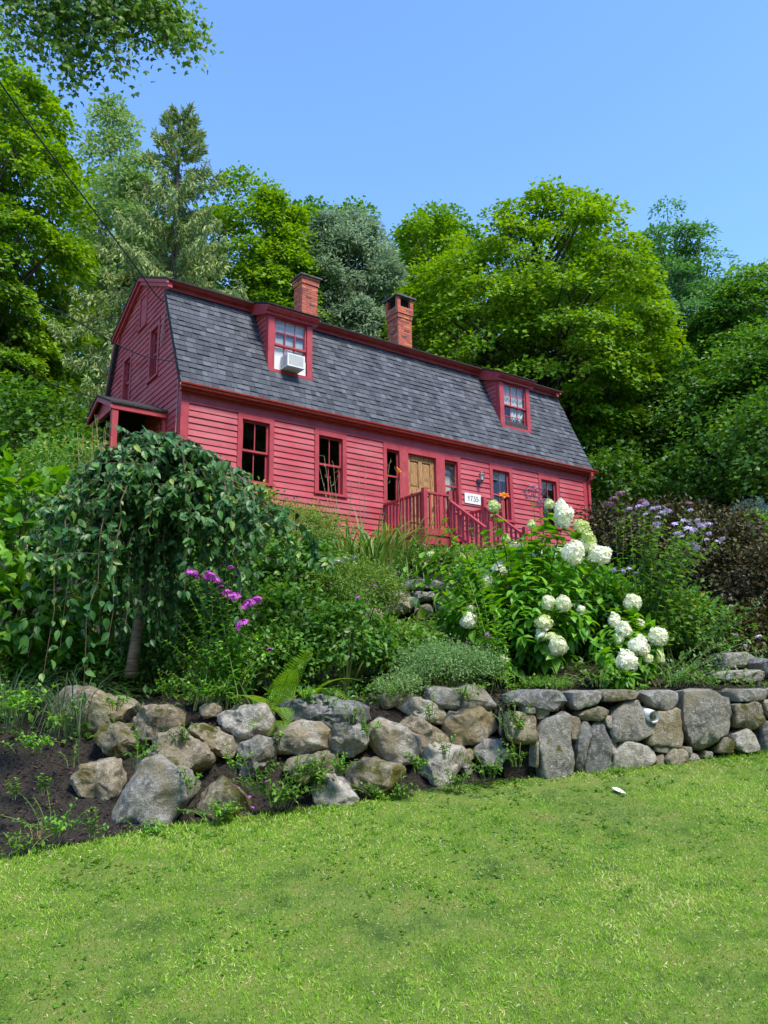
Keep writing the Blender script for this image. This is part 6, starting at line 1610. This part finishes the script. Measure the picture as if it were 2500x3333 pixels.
# weeds and creepers among the stones
def weed(u, v, y, r, L, n, lab, mat='weed', nm='weed', shape='oval', wr=.75, tint=.55, tall=.5, cat='weed', nobj=0):
    c = at(u, v, y); base = np.array([c[0], y, c[2]])
    t = thing(nm, lab, cat, base); lv = Leaves(); g = Geo()
    for k in range(max(4, n // 9)):
        e = np.array([rng.normal() * r, rng.normal() * r * .6, abs(rng.normal()) * r * tall + .03]); path = bez((e[0] * .3, e[1] * .3, -.06), e * .5 + np.array([0, 0, .03]), e, 7)
        g.tube(path, [.003] * 6 + [.0015], 3); stem_leaves(lv, path + base, 9, L, a=.2, droop=.1, tint=tint, out=.9)
    g.build('stem', M['stem'], t); emit(lv, t, mat, shape, wr, nobj)
WD = [(1108, 1575, 7.3, .10, .05, 150, 'column of fresh green weeds between the rock pile and the built wall', 2.2), (1118, 1640, 7.25, .10, .04, 110, 'light green weeds at the foot of the built wall corner', .8), (960, 1625, 6.95, .05, .05, 50, 'creeper clump beside the cream coloured boulder', 1.5),
      (905, 1655, 6.9, .06, .055, 60, 'dark leaved creeper hanging left of the cream coloured boulder', .9), (800, 1580, 6.9, .05, .055, 60, 'vine climbing over the rock pile beside the egg shaped boulder', 2.6), (735, 1660, 6.75, .09, .04, 120, 'clover like weeds right above the white boulder', .7),
      (640, 1670, 6.75, .12, .045, 150, 'leafy weeds in the middle at the foot of the rock pile', .8), (560, 1700, 6.6, .13, .04, 150, 'mixed weeds right of the biggest grey boulder', .7), (415, 1700, 6.45, .07, .05, 60, 'weeds leaning against the right side of the biggest grey boulder', 1.6),
      (505, 1655, 6.8, .08, .045, 80, 'weeds under the leaning round boulder', .8), (395, 1590, 6.8, .07, .035, 80, 'stringy weeds in front of the brown mossy boulder', 1.6), (440, 1500, 7.2, .13, .05, 160, 'green creepers between the wedge shaped and the pale grey boulder', .7), (360, 1490, 7.3, .12, .05, 120, 'ground cover behind the wedge shaped boulder', .5),
      (600, 1600, 7.0, .04, .05, 30, 'weed sprig between the pinkish boulder and the leaning one', 1.0), (40, 1530, 6.9, .16, .07, 130, 'big leaved seedlings at the left edge of the mulch', 1.0), (60, 1610, 6.6, .14, .05, 110, 'ivy like creeper on the mulch at the left edge', .5), (130, 1560, 6.8, .12, .055, 80, 'creeper left of the wedge shaped boulder', .8),
      (35, 1710, 6.35, .07, .05, 35, 'seedling cluster on the mulch at the far left', .8), (90, 1700, 6.4, .04, .05, 22, 'light green seedling beside the withered tuft', 1.2), (160, 1640, 6.5, .05, .03, 40, 'thin trailing weed on the mulch', 1.8), (120, 1790, 6.15, .16, .045, 170, 'weeds where the mulch meets the lawn at the left', .6), (40, 1840, 6.0, .14, .045, 130, 'weeds at the left edge of the lawn', .5), (205, 1790, 6.2, .08, .04, 70, 'weeds left of the biggest grey boulder', .8),
      (700, 1520, 7.25, .10, .045, 80, 'low leaves behind the long flat dark slab', .6), (520, 1520, 7.2, .08, .05, 70, 'lobed leaves behind the pale grey boulder', .6), (850, 1500, 7.4, .10, .04, 90, 'weeds at the top of the rock pile left of the catmint', .6), (600, 1725, 6.65, .16, .05, 220, 'broad patch of weeds between the big grey and the white boulder', .5), (680, 1690, 6.85, .13, .05, 180, 'clover patch just left of the white boulder', .5), (840, 1720, 6.95, .14, .045, 190, 'low weeds at the lawn edge right of the white boulder', .4), (980, 1690, 7.05, .12, .04, 150, 'low weeds before the cream coloured boulder', .4), (1060, 1665, 7.2, .11, .045, 150, 'bright weeds below the rightmost grey boulder', .6), (330, 1800, 6.35, .12, .04, 130, 'weeds at the foot of the biggest grey boulder', .4), (480, 1760, 6.5, .14, .045, 180, 'weeds growing out from the lawn right of the biggest grey boulder', .4), (300, 1640, 6.7, .09, .05, 80, 'weeds behind the small pale boulder', .9), (930, 1545, 7.2, .07, .045, 70, 'greenery in the cleft below the whitish pointed boulder', .8), (1010, 1500, 7.5, .1, .045, 90, 'trailing greens on top of the long grey slab', .5),
      (1290, 1470, 8.1, .16, .045, 130, 'ground cover on the wall top below the left hydrangea', .4), (1450, 1470, 8.3, .2, .05, 150, 'leafy stems along the wall top below the bee balm', .6), (1560, 1478, 8.35, .18, .05, 110, 'low leaves on the mulch before the pale slab', .5), (1120, 1490, 7.75, .08, .05, 70, 'leaves hanging over the left end of the built wall', .6), (1380, 1490, 8.0, .1, .04, 70, 'creeper on the mulch above the tall slab of the wall', .4), (1210, 1480, 7.85, .09, .04, 70, 'little weeds beside the moss cushion', .7), (1640, 1490, 8.2, .14, .045, 90, 'small leaves along the wall top at the right edge', .5), (250, 1520, 6.95, .09, .05, 70, 'leaves lapping over the top of the wedge shaped boulder', .4), (660, 1510, 7.2, .1, .045, 90, 'leaves above the long flat dark slab near the fern', .5), (760, 1545, 7.1, .07, .04, 60, 'sprigs growing from the crack right of the mossy capped boulder', .9),
      (1330, 1665, 7.45, .03, .03, 20, 'tiny weed at the wall foot under the pipe', .8)]
for (u, v, y, r, L, n, lab, tall) in WD: weed(u, v, y, r, L, n, lab, tall=tall, tint=.5 + rng.normal() * .1, mat='weed' if rng.random() < .7 else 'hydra')
fl = thing('cranesbill', 'small pink cranesbill flowers at the foot of the rock pile', 'flower', at(540, 1740, 6.55))
for i, (u, v) in enumerate(((540, 1722), (545, 1745), (528, 1735), (505, 1700), (515, 1705), (575, 1690), (490, 1755), (478, 1760), (533, 1758), (520, 1670))):
    p = at(u, v, 6.5) - np.array(fl.location); place(PH[3], 'flower', fl, p, (.5, 0, i), .55)
    Geo().tube([p, p + np.array([.01, .02, -.1])], .0015, 3).build('stalk', M['stem'], fl)
moss_ = fine(1180, 1478, 7.75, (.22, .16, .05), 'weed', 70, 20, .028, 'moss_cushion', 'bright moss and grass cushion on top of the built wall', cat='moss', wr=.2, tint=.6, spread=.03, lo=-.05, up=.3, stems=2)

# ground cover over the planted bed, mulch chips on the bare bank
lv = Leaves()
n = 5200; X = rng.uniform(-4.5, 5.2, n); Y = rng.uniform(7.4, 16, n); k = (Y > np.interp(X, XB, YB) + .75) & ~((X > 1.0) & (Y < 9.3) & (rng.random(n) < .9)) & ~((X < -1.2) & (X > -2.4) & (Y < 8.3) & (rng.random(n) < .7))
X, Y = X[k], Y[k]; Zz = bed_z(X, Y)
rp = 5; Pn = np.repeat(np.stack([X, Y, Zz], 1), rp, 0) + rnd(len(X) * rp, .07) * np.array([1, 1, .5]) + np.array([0, 0, .05])
lv.add(Pn, rnd(len(Pn), .8) + np.array([0, 0, .25]), np.array([0, -.2, 1]) + rnd(len(Pn), .35), rng.uniform(.04, .10, len(Pn)), .35 + np.repeat(rng.normal(size=len(X)) * .15, rp) + rng.normal(size=len(Pn)) * .15)
P, D, Sd, N, L, T = lv.arrays(); q = Geo(); leaf_into(q, 'quad', P, D, Sd, N, L, T, .6); q.build('ground_cover', M['mid'], kind='stuff')
n = 16000; X = rng.uniform(-4.2, 4.6, n); yb = np.interp(X, XB, YB); Y = yb + rng.uniform(.02, 1, n) ** 1.2 * np.where(X < 1.1, 2.6, 2.2) + np.where(X > 1.1, .35, 0)
P = np.stack([X, Y, bed_z(X, Y) + .006], 1); D = rnd(n) * np.array([1, 1, .35]); N = np.array([0, -.2, 1]) + rnd(n, .35)
q = Geo(); D = unit(D); Sd = unit(np.cross(N, D)); leaf_into(q, 'quad', P, D, Sd, np.cross(D, Sd), rng.uniform(.02, .055, n), np.clip(rng.random(n) ** .8, 0, 1), .32); q.build('mulch_chips', M['chips'], kind='stuff')

# grass
n = 300000
Y = 3.3 + (8.6 - 3.3) * rng.random(n) ** .9; X = rng.uniform(-1, 1, n) * (.47 * Y + .9)
yb = np.interp(X, XB, YB); k = Y < yb + rng.normal(size=n) * .035 - .01; X, Y = X[k], Y[k]; n = len(X)
def patch(x, y, s, o): return np.array([mnoise.noise(Vector((a * s + o, b * s, 0))) for a, b in zip(x, y)])
gx = np.linspace(-5.5, 5.5, 90); gy = np.linspace(3, 9, 60)
GX, GY = np.meshgrid(gx, gy); pa = patch(GX.ravel(), GY.ravel(), .9, 3).reshape(GX.shape) + .6 * patch(GX.ravel(), GY.ravel(), 2.7, 9).reshape(GX.shape)
ix = np.clip(((X + 5.5) / 11 * 89).astype(int), 0, 89); iy = np.clip(((Y - 3) / 6 * 59).astype(int), 0, 59); pt = pa[iy, ix]
edge = np.clip(1 - (np.interp(X, XB, YB) - Y) / .55, 0, 1)
P = np.stack([X, Y, lawn_z(Y) - .004], 1)
az = rng.uniform(0, 6.283, n); ln = rng.uniform(.25, 1.25, n)
D = np.stack([np.cos(az) * ln, np.sin(az) * ln, np.ones(n)], 1)
bare = np.exp(-(((X - .95) / .75) ** 2 + ((np.interp(X, XB, YB) - Y - .22) / .22) ** 2)) + .8 * np.exp(-(((X - 2.3) / .8) ** 2 + ((np.interp(X, XB, YB) - Y - .3) / .16) ** 2))
dry = rng.random(n) < (.14 + .2 * np.clip(-pt, 0, 1) + .5 * bare)
T = np.where(dry, .80 + .2 * rng.random(n), .42 + .42 * pt + rng.normal(size=n) * .15)
D[dry, 2] *= .35
D = unit(D); N = unit(rng.normal(size=(n, 3)) + np.array([0, 0, .3])); Sd = unit(np.cross(N, D))
L = rng.uniform(.014, .038, n) * (1 + .7 * edge * (rng.random(n) < .4)) * (1 - .45 * np.clip(bare, 0, 1)) * (1 + .35 * pt)
q = Geo(); leaf_into(q, 'quad', P, D, Sd, np.cross(D, Sd), L, np.clip(T, 0, 1), .14); q.build('grass', M['grass'], kind='stuff')
# broad-leaved weeds in the turf near the wall
lv = Leaves(); n = 1900; X = rng.uniform(-2.2, 3.6, n); yb = np.interp(X, XB, YB); Y = yb - rng.random(n) ** 1.8 * 2.2 - .02; kk_ = rng.random(n) < .35 + .9 * np.clip(patch(X, Y, 1.7, 21), -.3, .6); X, Y = X[kk_], Y[kk_]; n = len(X)
rp = 5; Pn = np.repeat(np.stack([X, Y, lawn_z(Y) + .012], 1), rp, 0) + rnd(n * rp, .022) * np.array([1, 1, .3])
lv.add(Pn, rnd(n * rp) * np.array([1, 1, .3]) + np.array([0, 0, .2]), np.array([0, 0, 1]) + rnd(n * rp, .25), rng.uniform(.015, .035, n * rp), .5 + rng.normal(size=n * rp) * .18)
P, D, Sd, N, L, T = lv.arrays(); q = Geo(); leaf_into(q, 'quad', P, D, Sd, N, L, T, .8); q.build('turf_weeds', M['weed'], kind='stuff')
# pale fallen leaf
p = at(1337, 1731, 6.9); yl = 7.05; p = at(1337, 1731, yl); pl = Geo()
V, F = SH['ovalflat']; pl.add(V * np.array([.13, .10, .1]), F); o = pl.build('fallen_leaf', M['beige'].copy(), smooth=True)
o.data.materials[0] = M['white']; o.location = (p[0] - .05, yl, float(lawn_z(yl)) + .035); o.rotation_euler = (.15, .35, -.5); tag(o, 'single bleached whitish leaf lying on the lawn below the wall', 'leaf')
